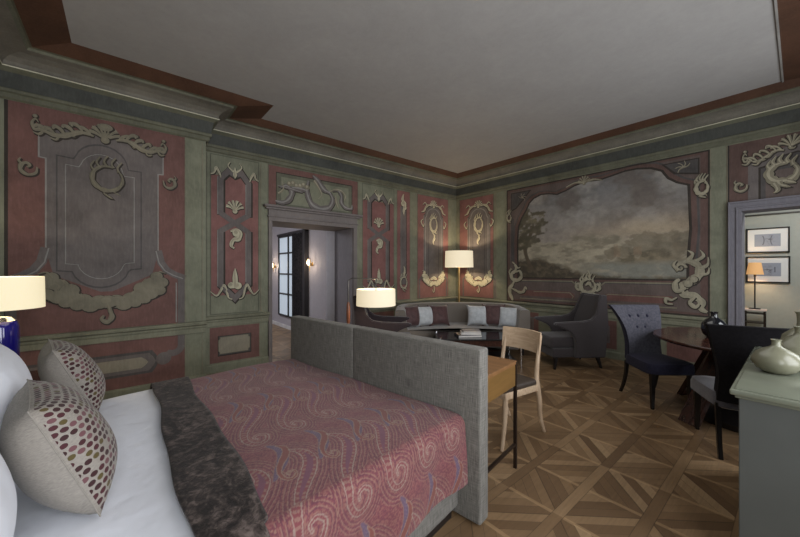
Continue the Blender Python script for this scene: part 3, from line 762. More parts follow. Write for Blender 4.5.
for pl, xs in ((FAR, (-1.36, -2.70, -.23, -.06)), (BACK, (.06, .095, 1.10, 1.34))):
    lines(pl, [[(x, .8), (x, 3.05)] for x in xs], 'cream_dim', .008, .004, closed=False)
for pl, rr in ((FAR, ((-2.62, -1.88), (-1.80, -1.45), (-1.24, -.27))), (BACK, ((.12, 1.05), (1.45, 2.05), (2.35, 3.35), (3.66, 3.88), (3.98, 4.44)))):
    for a0, a1 in rr:
        panel(pl, rect(a0, a1, .15, .61), 'red', .002); lines(pl, [rect(a0, a1, .15, .61)], 'cream_dim', .010, .004)
        if a1-a0 > .5: panel(pl, rect(a0+.1, a1-.1, .24, .52), 'grey', .003); panel(pl, rect(a0+.13, a1-.13, .27, .49), 'mauve', .0036)

# --- the big landscape field on the back wall
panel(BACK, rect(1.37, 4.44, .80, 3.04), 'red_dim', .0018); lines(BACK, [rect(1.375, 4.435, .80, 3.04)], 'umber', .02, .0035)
lines(BACK, [[(4.45, .8), (4.45, 3.05)], [(4.61, .8), (4.61, 3.05)]], 'cream_dim', .010, .004, closed=False)
panel(BACK, rect(1.44, 4.35, .84, 3.0), 'mauve', .0024)
PT = [(1.62, 1.26), (4.22, 1.28), (4.22, 1.55), (4.25, 2.0), (4.23, 2.62), (4.10, 2.68), (4.00, 2.76), (3.93, 2.88), (3.80, 2.95), (3.62, 2.985), (3.46, 2.985), (3.30, 2.955), (3.10, 2.92), (2.90, 2.935), (2.70, 2.90), (2.55, 2.84), (2.40, 2.80), (2.25, 2.84), (2.10, 2.85), (1.95, 2.80), (1.86, 2.72), (1.80, 2.60), (1.70, 2.45), (1.63, 2.28), (1.61, 2.0)]
panel(BACK, [(2.92+(x-2.92)*1.075, 2.1+(z-2.1)*1.085) for x, z in PT], 'grey_dark', .003)
panel(BACK, [(2.92+(x-2.92)*1.055, 2.1+(z-2.1)*1.06) for x, z in PT], 'red_dim', .0036)
# landscape: sky, clouds, distant meadow, trees, water - painted per vertex
def value_noise(x, y, seed):
    rs = np.random.RandomState(seed); T = rs.rand(64, 64)
    xi, yi = np.floor(x).astype(int), np.floor(y).astype(int); fx, fy = x-xi, y-yi
    fx, fy = fx*fx*(3-2*fx), fy*fy*(3-2*fy)
    g = lambda i, j: T[i % 64, j % 64]
    return (g(xi, yi)*(1-fx)+g(xi+1, yi)*fx)*(1-fy)+(g(xi, yi+1)*(1-fx)+g(xi+1, yi+1)*fx)*fy
def fbm(x, y, seed, oct=5, gain=.55):
    v = 0; a = 1; t = 0
    for k in range(oct): v = v+a*value_noise(x*2**k+k*7.3, y*2**k+k*3.1, seed+k); t += a; a *= gain
    return v/t
def inside(px, pz, poly):
    r = np.zeros(px.shape, bool); n = len(poly); j = n-1
    for i in range(n):
        xi, zi = poly[i]; xj, zj = poly[j]
        c = ((zi > pz) != (zj > pz)) & (px < (xj-xi)*(pz-zi)/(zj-zi+1e-12)+xi); r ^= c; j = i
    return r
def landscape():
    # mesh: rows run from the curved lower to the curved upper edge
    nu, nv = 340, 200
    up = [(1.61, 2.26)]+[(x, z) for x, z in PT[::-1] if z > 2.25 and 1.62 < x < 4.23]+[(4.23, 2.62)]
    xs = np.linspace(1.615, 4.235, nu); us = sorted(up)
    zt = np.interp(xs, [p[0] for p in us], [p[1] for p in us]); zb = np.interp(xs, [1.6, 4.25], [1.26, 1.28])
    t = np.linspace(0, 1, nv)[:, None]
    X = np.repeat(xs[None], nv, 0); Z = zb[None]*(1-t)+zt[None]*t
    pts = np.stack([X, np.full_like(X, -.0048), Z], -1)
    u = (X-1.6)/2.65; v = (Z-1.26)/1.7
    def L(c): return np.array(c)
    def mixc(a, b, m): return a*(1-m[..., None])+b*m[..., None]
    n1 = fbm(u*5, v*4, 3); n2 = fbm(u*14, v*22, 9); n3 = fbm(u*30, v*26, 15)
    sky = mixc(np.broadcast_to(L((.21, .19, .175)), X.shape+(3,)), L((.135, .138, .15)), np.clip((v-.45)*2.2, 0, 1))
    sky = mixc(sky, L((.28, .235, .18)), np.exp(-((v-.47)/.10)**2)*np.clip((u-.30)*2.2, 0, 1)*.95)
    cl = np.clip((n1-.47)*6, 0, 1); sky = mixc(sky, L((.095, .08, .072)), cl*.7*np.clip((v-.4)*4, 0, 1))
    sky = mixc(sky, L((.26, .255, .25)), np.clip((fbm(u*6+3, v*5, 21)-.52)*6, 0, 1)*.6*np.clip((v-.45)*4, 0, 1))
    col = sky
    # far meadow and plain
    m = np.clip((.44-v)*14+(n2-.5)*2.5, 0, 1); mead = mixc(np.broadcast_to(L((.275, .25, .20)), X.shape+(3,)), L((.165, .15, .12)), np.clip((n2-.42)*4, 0, 1))
    col = mixc(col, mead, m)
    # brushy middle ground on the right with buildings
    h = .23+.05*np.sin(u*9)+.05*(n1-.5)*4; m = np.clip((h-v)*20+(n3-.5)*3, 0, 1)*np.clip((u-.34)*4, 0, 1)
    col = mixc(col, mixc(np.broadcast_to(L((.17, .145, .105)), X.shape+(3,)), L((.10, .088, .065)), np.clip((n3-.45)*5, 0, 1)), m)
    for cx, cz, rx, rz in ((.80, .33, .09, .11), (.91, .31, .08, .12), (.70, .27, .07, .06), (.63, .25, .04, .05), (.97, .34, .05, .10)):
        d = ((u-cx)/rx)**2+((v-cz)/rz)**2+(n3-.5)*1.8+(n2-.5)*1.2; m = np.clip((1-d)*3, 0, 1)
        col = mixc(col, mixc(np.broadcast_to(L((.135, .115, .085)), X.shape+(3,)), L((.085, .075, .058)), np.clip((n3-.4)*4, 0, 1)), m*.62)
    for cx, w_, z0, z1 in ((.655, .012, .22, .34), (.672, .008, .22, .30), (.765, .02, .24, .31)):
        m = ((np.abs(u-cx) < w_) & (v > z0) & (v < z1)).astype(float)*np.clip(.3+n3, 0, 1); col = mixc(col, L((.19, .135, .095)), m*.5)
    # water, lower right, then dark bank
    m = np.clip((.19-v)*22+(n2-.5), 0, 1)*np.clip((u-.38)*5, 0, 1); col = mixc(col, mixc(np.broadcast_to(L((.165, .17, .155)), X.shape+(3,)), L((.23, .215, .18)), np.clip((n2-.5)*4, 0, 1)), m)
    bank = .15*np.exp(-((u-.22)/.20)**2)+.05+.035*(n1-.5)+(.13*np.clip((.25-u)*4, 0, 1)); m = np.clip((bank-v)*25+(n3-.5)*2, 0, 1)
    col = mixc(col, mixc(np.broadcast_to(L((.055, .047, .036)), X.shape+(3,)), L((.095, .08, .058)), np.clip((n3-.5)*4, 0, 1)), m)
    # big tree at left: trunks and leaf masses
    tx = .075+.05*(v-.1)+.02*np.sin(v*14); m = np.clip(1-np.abs(u-tx)/.018, 0, 1)*((v > .08) & (v < .6)); col = mixc(col, L((.07, .057, .042)), np.clip(m*2.5, 0, 1))
    tx = .10-.12*(v-.15)+.02*np.sin(v*11+1); m = np.clip(1-np.abs(u-tx)/.012, 0, 1)*((v > .08) & (v < .45)); col = mixc(col, L((.075, .06, .045)), np.clip(m*2.5, 0, 1))
    for cx, cz, rx, rz in ((.10, .66, .10, .09), (.05, .52, .07, .10), (.14, .54, .08, .07), (.09, .42, .09, .07), (.17, .70, .05, .05), (.05, .74, .06, .05), (.18, .60, .05, .05), (.03, .40, .05, .06)):
        d = ((u-cx)/rx)**2+((v-cz)/rz)**2+(n3-.5)*3.2+(n2-.5)*1.4; m = np.clip((1-d)*3, 0, 1)
        col = mixc(col, mixc(np.broadcast_to(L((.070, .063, .045)), X.shape+(3,)), L((.125, .108, .072)), np.clip((n3-.48)*5, 0, 1)), m*.92)
    col = col*(1-.25*np.clip((np.abs(u-.5)-.4)*8, 0, 1))[..., None]*(0.88+.3*fbm(u*40, v*30, 31))[..., None]*np.array((1.42, 1.38, 1.27))*(.82+.36*n3)[..., None]
    o = fast_grid('landscape_painting', pts, nu, nv, M['landscape'], wall_back)
    colour_attr(o, np.concatenate([col, np.ones(X.shape+(1,))], -1))
landscape()
lines(BACK, [PT], 'umber', .035, .0062); lines(BACK, [[(2.92+(x-2.92)*1.018, 2.1+(z-2.1)*1.02) for x, z in PT]], 'red_dim', .02, .0072)
b = NB(); fr = [(1.66, 1.215), (2.66, 1.225), (2.78, 1.12), (2.92, 1.06), (3.06, 1.12), (3.18, 1.225), (4.05, 1.235)]
ribbon(b, BACK, fr, .022, .0062, .003); ribbon(b, BACK, [(1.66, .865), (4.1, .885)], .018, .0062, .003); ribbon(b, BACK, [(1.95, 1.01), (2.62, 1.02), (2.68, .96), (2.66, .92)], .014, .0062, .003); ribbon(b, BACK, [(4.0, 1.03), (3.22, 1.03), (3.16, .97), (3.18, .92)], .014, .0062, .003); obj('painted_line', b, M['cream_dim'], wall_back)
panel(BACK, [(1.66, 1.03), (2.62, 1.04), (2.70, 1.0), (2.70, .93), (1.66, .92)], 'red', .0034); panel(BACK, [(3.14, 1.0), (3.22, 1.045), (4.05, 1.05), (4.05, .94), (3.14, .93)], 'red', .0034)
panel(BACK, [(3.92, 2.97), (4.06, 2.80), (4.34, 2.74), (4.34, 2.97)], 'umber', .0042); panel(BACK, [(3.96, 2.955), (4.08, 2.82), (4.325, 2.765), (4.325, 2.955)], 'grey_dark', .0048)
panel(BACK, [(1.46, 2.97), (1.90, 2.97), (1.72, 2.78), (1.58, 2.64), (1.46, 2.60)], 'umber', .0042); panel(BACK, [(1.475, 2.955), (1.86, 2.955), (1.69, 2.78), (1.56, 2.66), (1.475, 2.63)], 'grey_dark', .0048)
for x in (1.50, 4.29): panel(BACK, rect(x-.035, x+.035, 1.6, 2.45), 'grey_dark', .0034)
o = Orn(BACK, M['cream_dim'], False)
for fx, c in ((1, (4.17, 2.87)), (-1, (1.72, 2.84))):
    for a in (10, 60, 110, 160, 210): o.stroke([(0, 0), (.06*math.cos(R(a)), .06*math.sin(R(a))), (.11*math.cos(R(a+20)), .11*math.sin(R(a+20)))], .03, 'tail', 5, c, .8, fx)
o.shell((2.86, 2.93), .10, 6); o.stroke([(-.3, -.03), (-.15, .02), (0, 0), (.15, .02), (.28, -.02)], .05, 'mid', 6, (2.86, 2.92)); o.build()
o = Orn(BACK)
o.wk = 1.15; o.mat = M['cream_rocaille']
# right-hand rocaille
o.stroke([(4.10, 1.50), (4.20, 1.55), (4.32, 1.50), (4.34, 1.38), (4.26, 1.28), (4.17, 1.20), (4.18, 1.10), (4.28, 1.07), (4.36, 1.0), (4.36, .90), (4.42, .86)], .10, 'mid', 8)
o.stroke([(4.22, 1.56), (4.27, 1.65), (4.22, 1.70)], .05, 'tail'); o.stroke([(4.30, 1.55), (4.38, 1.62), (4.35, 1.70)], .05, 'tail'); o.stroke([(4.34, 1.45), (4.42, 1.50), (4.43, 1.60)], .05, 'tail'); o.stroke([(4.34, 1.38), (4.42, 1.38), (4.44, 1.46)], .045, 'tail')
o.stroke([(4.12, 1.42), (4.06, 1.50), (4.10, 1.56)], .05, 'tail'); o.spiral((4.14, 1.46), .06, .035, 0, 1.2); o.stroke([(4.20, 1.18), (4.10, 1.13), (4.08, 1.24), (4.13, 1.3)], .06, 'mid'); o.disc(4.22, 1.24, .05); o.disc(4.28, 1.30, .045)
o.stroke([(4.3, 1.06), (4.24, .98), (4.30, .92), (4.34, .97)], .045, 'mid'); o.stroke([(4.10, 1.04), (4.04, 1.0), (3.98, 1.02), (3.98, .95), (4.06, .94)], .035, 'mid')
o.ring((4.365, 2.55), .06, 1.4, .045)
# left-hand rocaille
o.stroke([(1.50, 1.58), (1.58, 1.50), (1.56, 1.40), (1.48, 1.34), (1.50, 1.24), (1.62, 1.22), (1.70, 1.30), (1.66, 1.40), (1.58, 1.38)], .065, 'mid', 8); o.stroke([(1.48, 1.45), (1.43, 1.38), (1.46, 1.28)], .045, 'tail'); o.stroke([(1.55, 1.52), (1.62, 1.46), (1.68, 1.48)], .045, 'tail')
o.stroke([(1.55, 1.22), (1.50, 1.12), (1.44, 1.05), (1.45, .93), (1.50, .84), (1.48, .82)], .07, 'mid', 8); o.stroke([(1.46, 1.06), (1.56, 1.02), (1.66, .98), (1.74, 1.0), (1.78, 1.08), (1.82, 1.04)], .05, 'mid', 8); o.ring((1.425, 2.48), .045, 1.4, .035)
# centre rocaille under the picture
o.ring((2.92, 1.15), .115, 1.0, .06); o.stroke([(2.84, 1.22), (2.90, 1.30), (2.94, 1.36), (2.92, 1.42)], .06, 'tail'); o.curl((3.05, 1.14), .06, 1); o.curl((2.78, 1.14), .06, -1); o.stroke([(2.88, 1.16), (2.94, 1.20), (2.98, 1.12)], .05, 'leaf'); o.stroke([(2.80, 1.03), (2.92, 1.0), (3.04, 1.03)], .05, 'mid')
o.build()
# --- panel over the right-hand doorway
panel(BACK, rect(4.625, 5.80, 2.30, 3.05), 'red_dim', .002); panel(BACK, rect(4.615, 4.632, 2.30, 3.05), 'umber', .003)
gp = [(4.80, 2.30), (4.80, 2.78), (4.88, 2.80), (4.97, 2.86), (5.2, 2.92), (5.45, 2.86), (5.54, 2.80), (5.62, 2.78), (5.62, 2.30)]
panel(BACK, gp, 'grey', .0032); panel(BACK, [(4.89, 2.30), (4.89, 2.70), (4.97, 2.72), (5.05, 2.80), (5.2, 2.83), (5.35, 2.80), (5.44, 2.72), (5.52, 2.70), (5.52, 2.30)], 'umber', .0038); panel(BACK, [(4.91, 2.30), (4.91, 2.68), (4.98, 2.70), (5.06, 2.78), (5.2, 2.81), (5.34, 2.78), (5.42, 2.70), (5.50, 2.68), (5.50, 2.30)], 'grey_dark', .0044); panel(BACK, rect(4.95, 5.45, 2.30, 2.64), 'mauve', .0050)
o = Orn(BACK, M['cream_dim'])
o.wk = 1.1; o.ring((5.09, 2.60), .115, .95, .085); o.stroke([(5.02, 2.48), (5.05, 2.40), (5.02, 2.36)], .06, 'tail')
o.wk = .9; o.shell((5.16, 2.92), .11, 6); o.garland((5.10, 2.89), .32, -1, .06, .08); o.garland((5.28, 2.89), .32, 1, .06, .08); o.curl((4.74, 2.49), .06, -1)
o.build()
# doorway 2 casing
b = NB()
for x0, x1 in ((D2[0]-.125, D2[0]+.004), (D2[1]-.004, D2[1]+.125)): box(b, x0, x1, -.025, .305, 0, D2[2]-.006, .003)
box(b, D2[0]-.127, D2[1]+.127, -.026, .307, D2[2]-.006, D2[2]+.12, .003)
for x in (D2[0]-.122, D2[1]+.104): box(b, x, x+.018, -.045, -.02, 0, D2[2]+.10, .003)
for x in (D2[0]-.05, D2[1]+.032): box(b, x, x+.018, -.040, -.02, 0, D2[2]+.03, .003)
box(b, D2[0]-.122, D2[1]+.122, -.047, -.02, D2[2]+.1, D2[2]+.12, .003); box(b, D2[0]-.052, D2[1]+.052, -.042, -.02, D2[2]+.03, D2[2]+.048, .003)
struct('door_2', b, M['casing_lilac'])

# ------------------------------------------------------------------ rooms beyond
HY = -3.02
b = NB(); box(b, -4.5, -.67, HY, HY+.2, 0, 2.9); box(b, -4.6, -4.4, -6.3, HY+.1, 0, 2.9); box(b, -4.5, -.67, -6.4, -6.2, 0, 2.9)
struct('wall_hall', b, M['hall_wall'])
b = NB(); box(b, -4.5, -.67, -6.3, HY+.2, 2.75, 2.9); struct('ceiling_hall', b, M['hall_wall'])
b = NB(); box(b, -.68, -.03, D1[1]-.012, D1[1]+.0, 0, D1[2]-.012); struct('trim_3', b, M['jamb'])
b = NB(); box(b, -4.4, -.7, HY-.015, HY, 0, .09, .004); struct('baseboard_hall', b, M['white_trim'])
# tall mirror-like glazed window with dark mullions, and its curtain
b = NB(); x0, x1, z0, z1 = -3.15, -1.46, .30, 2.24
for x in (x0, x0+.62, -2.1): box(b, x, x+.035, HY-.05, HY-.012, z0, z1)
for z in (z0, z0+.52, z0+1.0, z0+1.5, z1-.04): box(b, x0, -2.06, HY-.05, HY-.012, z, z+.035)
box(b, x1-.10, x1, HY-.10, HY-.005, z0-.04, z1+.05); box(b, x0, x1, HY-.08, HY-.005, z1, z1+.05)
w1 = struct('window_1', b, M['dark_frame'])
b = NB(); box(b, x0, -2.05, HY-.02, HY-.004, z0, z1); obj('pane', b, M['glow_pane'], w1)
def curtain_pt(u, v):
    return (-2.12+.56*u, HY-.085-.025*math.sin(u*2*math.pi*5.5)-.006*math.sin(u*31), .30+1.92*v)
b = NB(); grid_surf(b, 90, 14, curtain_pt); tag(obj('curtain', b, M['curtain'], None, True), 'dark patterned curtain hanging beside the tall hallway window', 'curtain')
def sconce(x, z, lab):
    t = thing('wall_sconce', lab, 'wall lamp', (x, HY, z), 0, 'hallway sconces')
    b = NB(); lathe(b, [(0, 0), (.045, 0), (.045, .012), (.02, .02), (0, .02)], 24, Matrix.Rotation(R(90), 4, 'X')); obj('back_plate', b, M['brass'], t, True)
    b = NB()
    for s in (-1, 1): tube(b, [(0, -.02, 0), (s*.05, -.07, .0), (s*.07, -.08, .06), (s*.04, -.07, .12)], [.006, .01, .014, .004], 8, 6)
    tube(b, [(0, -.02, 0), (0, -.06, -.06), (.02, -.07, -.15)], [.008, .012, .004], 8, 6); obj('leaf_arm', b, M['brass'], t, True)
    b = NB(); lathe(b, [(0, .10), (.02, .095), (.032, .06), (.03, .02), (.018, -.01), (0, -.015)], 16, Matrix.Translation((0, -.085, -.01))); obj('bulb_glass', b, M['glow'], t, True)
    L = bpy.data.lights.new('sconce_bulb', 'POINT'); L.energy = 5; L.color = (1, .80, .60); L.shadow_soft_size = .05
    q = bpy.data.objects.new('sconce_bulb', L); COL.objects.link(q); q.parent = t; q.location = (0, -.16, .03)
    return t
sconce(-3.45, 1.50, 'small glowing leaf sconce left of the tall hallway window')
sconce(-1.29, 1.54, 'small glowing leaf sconce right of the dark hallway curtain')

AY = 3.2
b = NB(); box(b, 3.4, 7.2, AY, AY+.2, 0, 3.3); box(b, 3.4, 3.6, .3, AY, 0, 3.3); box(b, 7.0, 7.2, .3, AY, 0, 3.3)
struct('wall_annex', b, M['annex_wall'])
b = NB(); box(b, 3.4, 7.2, .3, AY+.2, 3.2, 3.3); struct('ceiling_annex', b, M['annex_wall'])
b = NB(); box(b, 3.6, 7.0, AY-.025, AY, 2.45, 2.475, .004); struct('trim_4', b, M['steel_dark'])
def picture(x0, x1, z0, z1, lab, seed):
    t = thing('framed_picture', lab, 'picture', ((x0+x1)/2, AY, (z0+z1)/2)); w, h = (x1-x0)/2, (z1-z0)/2
    b = NB(); f = .022
    box(b, -w, w, -.03, 0, h-f, h, .003); box(b, -w, w, -.03, 0, -h, -h+f, .003); box(b, -w, -w+f, -.03, 0, -h, h, .003); box(b, w-f, w, -.03, 0, -h, h, .003); obj('frame', b, M['frame_black'], t)
    b = NB(); box(b, -w+.01, w-.01, -.016, -.002, -h+.01, h-.01); obj('mat_board', b, M['mat_white'], t)
    nu, nv = 110, 70; U, V = np.meshgrid(np.linspace(-1, 1, nu), np.linspace(-1, 1, nv)); pw, ph = w*.60, h*.50
    pts = np.stack([U*pw, np.full_like(U, -.0175), V*ph], -1)
    n = fbm(U*4+9, V*4+9, seed); s = np.clip((n-.45)*4, 0, 1)*np.exp(-((U-.1)/.35)**2-((V+.1)/.7)**2)
    s = np.maximum(s, np.clip(1-np.abs(np.abs(U)-.25-.2*V*V)*14, 0, 1)*(np.abs(V) < .75)*(seed == 51)); s = np.maximum(s, (np.abs(U-.55) < .04)*(np.abs(V) < .4)*(seed != 51))
    c = np.array((.34, .37, .43))*(1-s[..., None])+np.array((.10, .11, .14))*s[..., None]
    o = fast_grid('print', pts, nu, nv, M['print'], t); colour_attr(o, np.concatenate([c, np.ones(U.shape+(1,))], -1))
picture(4.555, 5.105, 1.745, 2.21, 'upper of two black framed pale prints seen through the doorway', 51)
picture(4.555, 5.11, 1.185, 1.675, 'lower black framed pale print behind the amber lamp, through the doorway', 57)
# small side table and lamp in the annex
t = thing('side_table', 'small dark two tier side table with pale stone top beyond the doorway', 'table', (4.685, 2.93, 0))
b = NB(); box(b, -.15, .15, -.16, .16, .675, .70, .004); obj('table_top', b, M['marble_top'], t)
for sx in (-1, 1):
    for sy in (-1, 1): b = NB(); box(b, sx*.125-.011, sx*.125+.011, sy*.135-.011, sy*.135+.011, 0, .676); obj('leg', b, M['bronze'], t)
for z in (.45, .62): b = NB(); box(b, -.13, .13, -.14, .14, z, z+.015); obj('shelf', b, M['bronze'], t)
def pt_light(name, loc, e, col=(1, .78, .52), r=.04, parent=None):
    L = bpy.data.lights.new(name, 'POINT'); L.energy = e; L.color = col; L.shadow_soft_size = r
    o = bpy.data.objects.new(name, L); COL.objects.link(o); o.location = loc
    if parent: o.parent = parent
    return o
t = thing('table_lamp', 'slim dark table lamp with amber pleated shade, seen through the doorway', 'lamp', (4.685, 2.93, .70))
b = NB(); box(b, -.075, .075, -.05, .05, 0, .02, .003); obj('base', b, M['black_wood'], t)
b = NB(); tube(b, [(0, 0, .02), (0, 0, .60)], .011, 12); tube(b, [(0, 0, .60), (0, 0, .68)], .018, 12); obj('stem', b, M['black_wood'], t, True)
b = NB(); lathe(b, [(.115, .64), (.082, .86), (.080, .86), (.113, .64)], 40); obj('lamp_shade', b, M['shade_amber'], t, True)
pt_light('lamp_bulb', (0, 0, .75), 12, parent=t)

# ------------------------------------------------------------------ bed (local frame: a runs to the far side along the footboard, b to the head)
TH = R(8.5); BA = Vector((4.084, -4.541, 0))
bedm = Matrix(((-math.cos(TH), math.sin(TH), 0, BA.x), (-math.sin(TH), -math.cos(TH), 0, BA.y), (0, 0, 1, 0), (0, 0, 0, 1)))
def bedpt(a, b_, z): return bedm @ Vector((a, b_, z))
RB = math.pi+TH      # object rotation that maps local x->a, y->b
bed = thing('bed', 'low upholstered double bed with high grey footboard, made with white sheets', 'bed', BA, RB)
for a0, a1 in ((0, 1.09), (1.09, 2.0)):
    b = NB(); box(b, a0+.001, a1-.001, -.10, 0, .012, .996, .014, 3); obj('footboard_panel', b, M['strie'], bed, True)
b = NB(); box(b, .135, 1.92, .005, 2.10, .07, .34, .02, 3); obj('bed_base', b, M['strie'], bed, True)
b = NB(); box(b, .17, 1.88, .03, 2.06, 0, .075); obj('plinth', b, M['black_wood'], bed)
def mattress():
    bm = NB(); box(bm, .125, 1.945, .012, 2.10, .335, .585, .07, 5)
    return bm
obj('mattress', mattress(), M['white_linen'], bed, True)
b = NB(); box(b, 0, 2.0, 2.105, 2.17, .02, .80, .02, 3); obj('headboard', b, M['strie'], bed, True)

def topz(a, b_):   # height of the bedding under the covers
    return .594+.022*min(1, max(0, b_)/.5)+.008*math.sin(a*5+b_*3)*math.cos(b_*4-a*2)
def drape(a_prof, b0, b1, lift, rad, zlow, da, db, edge_wave=0, seed=0, skew=-.14):
    """cloth over the bed: arc parameter s from far hem across the top and down the near side"""
    A0, A1 = .098-lift, 1.975+lift
    top_len = A1-A0-2*rad; q = rad*math.pi/2
    drop_n = .62-rad-zlow; drop_f = .62-rad-.40
    L = drop_f+q+top_len+q+drop_n; ns = int(L/da)+1; nb = int((b1-b0)/db)+1
    S = np.linspace(0, L, ns); B = np.linspace(b0, b1, nb); pts = np.zeros((nb, ns, 3)); ss = np.zeros((nb, ns, 2))
    for j, bb in enumerate(B):
        for i, s in enumerate(S):
            bw = bb+edge_wave*(math.sin(s*4.1+seed)*.5+math.sin(s*9.7+seed*2)*.3)*( (bb-b0)/(b1-b0)-.5)*2
            sk = 1.95 if s < drop_f+q else max(0, A1-rad-(s-drop_f-q)) if s < drop_f+q+top_len else 0.
            bw += skew*sk*min(1, max(0, bb/1.1))
            if s < drop_f: a = A1; z = -(drop_f-s)-rad
            elif s < drop_f+q: t = (s-drop_f)/rad; a = A1-rad+rad*math.cos(t); z = -rad+rad*math.sin(t)
            elif s < drop_f+q+top_len: a = A1-rad-(s-drop_f-q); z = 0
            elif s < drop_f+2*q+top_len: t = (s-drop_f-q-top_len)/rad; a = A0+rad-rad*math.sin(t); z = -rad+rad*math.cos(t)
            else:
                r = s-drop_f-2*q-top_len; a = A0-.012*math.sin(bb*13+1)*min(1, r/.2)-.02*r; z = -rad-r
            zt = topz(min(1.9, max(.1, a)), bw)+lift
            p = bedpt(a, bw, zt+z); pts[j, i] = p; ss[j, i] = (s, bb)
    return pts, ss, ns, nb
# paisley tile
def paisley_tile(W=.66, H=.22):
    na, nb_ = 380, 120
    P, Q = np.meshgrid((np.arange(na)+.5)/na*W, (np.arange(nb_)+.5)/nb_*H, indexing='ij')
    body = [(.56, -.035), (.50, -.075), (.43, -.075), (.365, -.035), (.31, .015), (.255, .06), (.19, .09), (.12, .095), (.065, .06), (.07, .01), (.12, -.01), (.15, .02), (.14, .052), (.112, .045)]
    wid = [.004, .020, .031, .033, .029, .023, .018, .014, .012, .010, .008, .007, .006, .004]
    def pol(body, wid, k=6):
        c = crom([Vector((*p, 0)) for p in body], k); m = len(c); ws = np.interp(np.linspace(0, 1, m), np.linspace(0, 1, len(wid)), wid)
        return np.array([(p.x, p.y) for p in c]), ws
    def dist(poly, ws, ox, oy, sc=1, fl=1):
        best = np.full(P.shape, 9.); par = np.zeros(P.shape)
        for wx in (-1, 0, 1):
            for wy in (-1, 0, 1):
                for k in range(len(poly)):
                    d = np.hypot(P-(poly[k, 0]*sc+ox+wx*W), Q-(poly[k, 1]*sc*fl+oy+wy*H))-ws[k]*sc
                    m = d < best; best[m] = d[m]; par[m] = k/len(poly)
        return best, par
    c1, w1_ = pol(body, wid)
    c2, w2_ = pol([(.0, .06), (.05, .02), (.10, -.02), (.16, -.045), (.22, -.04), (.27, -.01)], [.006, .02, .027, .026, .018, .005])
    C = lambda r, g, b_: np.array((r, g, b_))
    col = np.broadcast_to(C(.175, .052, .062), P.shape+(3,)).copy()
    fine = fbm(P*150, Q*150, 5, 3); big = fbm(P*18, Q*18, 8, 3)
    col[fine > .57] = C(.215, .088, .080); col[fine < .36] = C(.135, .040, .055)
    D, A = dist(c1, w1_, 0, 0); D3, _ = dist(c1, w1_, .33, .02, .55, 1); D2, _ = dist(c2, w2_, .40, .045)
    m = (np.abs((D*1000) % 17-8) < 1.8) & (D > .008) & (D < .06); col[m] = C(.235, .135, .105)
    m = (np.abs((D*1000) % 17-2) < 1.5) & (D > .008) & (D < .06); col[m] = C(.12, .035, .055)
    m = D2 < 0; col[m] = C(.115, .070, .115); m = (D2 < -.004) & (np.sin(P*380)*np.sin(Q*380) > .2); col[m] = C(.14, .098, .145); m = (D2 > 0) & (D2 < .004); col[m] = C(.22, .12, .10)
    m = D3 < 0; col[m] = C(.19, .06, .05); m = np.abs(D3) < .0022; col[m] = C(.255, .165, .13)
    m = D < .0; col[m] = C(.185, .050, .058); m = (D < -.006) & (np.sin(A*230) > .1); col[m] = C(.24, .125, .105); m = D < -.017; col[m] = C(.155, .055, .085)
    m = np.abs(D) < .0027; col[m] = C(.27, .195, .165)
    return col*(.86+.28*big)[..., None], (na, nb_), W, H
tile, TN, TW, TH_ = paisley_tile()
pts, ss, ns, nb = drape(None, .012, 1.20, .008, .055, .245, .0036, .0042)
sp = fast_grid('bedspread', pts, ns, nb, M['paisley'])
iu = (((ss[..., 0]+.38) % TW)/TW*TN[0]).astype(int) % TN[0]; iv = (((ss[..., 1]-.10) % TH_)/TH_*TN[1]).astype(int) % TN[1]
iu = TN[0]-1-iu
colour_attr(sp, np.concatenate([tile[iu, iv], np.ones(iu.shape+(1,))], -1))
tag(sp, 'red and mauve paisley bedspread over the foot of the bed', 'bedspread')
pts, ss, ns, nb = drape(None, 1.165, 1.385, .020, .06, .235, .014, .012, .02, 2., skew=-.15)
th = fast_grid('throw_blanket', pts, ns, nb, M['throw']); tag(th, 'dark brown crushed velvet throw laid across the bed', 'throw blanket')
th.modifiers.new('thick', 'SOLIDIFY').thickness = .012
# white sheet over the head half
pts, ss, ns, nb = drape(None, .80, 2.10, .0, .07, .30, .03, .03, skew=0)
sh = fast_grid('duvet', pts, ns, nb, M['white_linen']); tag(sh, 'smooth white duvet over the head half of the bed', 'duvet')

def pillow(a, b_, z, w, h, t, tilt, yaw, mat, label, name='pillow', cat='pillow', group=None, seed=0, pipe=None, roll=0):
    # cushion face (-Y local) looks to the foot of the bed; tilt leans its top to the head
    o = obj(name, cushion(w, h, t, .06, 24, seed), mat, None, True)
    o.matrix_world = Matrix.Translation(bedpt(a, b_, z)) @ Matrix.Rotation(RB+yaw, 4, 'Z') @ Matrix.Rotation(-tilt, 4, 'X') @ Matrix.Rotation(roll, 4, 'Y')
    tag(o, label, cat, group)
    if pipe: obj('piping', piping(w, h, .06), pipe, o, True)
    return o
pillow(.42, 1.875, .875, .74, .52, .32, R(14), 0, M['white_linen'], 'white bed pillow behind the nearer dotted cushion', seed=1)
pillow(1.28, 1.82, .885, .78, .54, .34, R(12), 0, M['white_linen'], 'white bed pillow under the lit bedside lamp, behind the farther dotted cushion', seed=2)
pillow(.805, 1.595, .825, .44, .43, .25, R(22), 0, M['dotted'], 'linen cushion with plum embroidered dots, nearer of the two on the bed', 'cushion', 'cushion', seed=3, pipe=M['dotted'])
pillow(1.83, 1.50, .825, .44, .43, .23, R(24), 0, M['dotted'], 'linen cushion with plum embroidered dots on the far side of the bed', 'cushion', 'cushion', seed=4, pipe=M['dotted'])

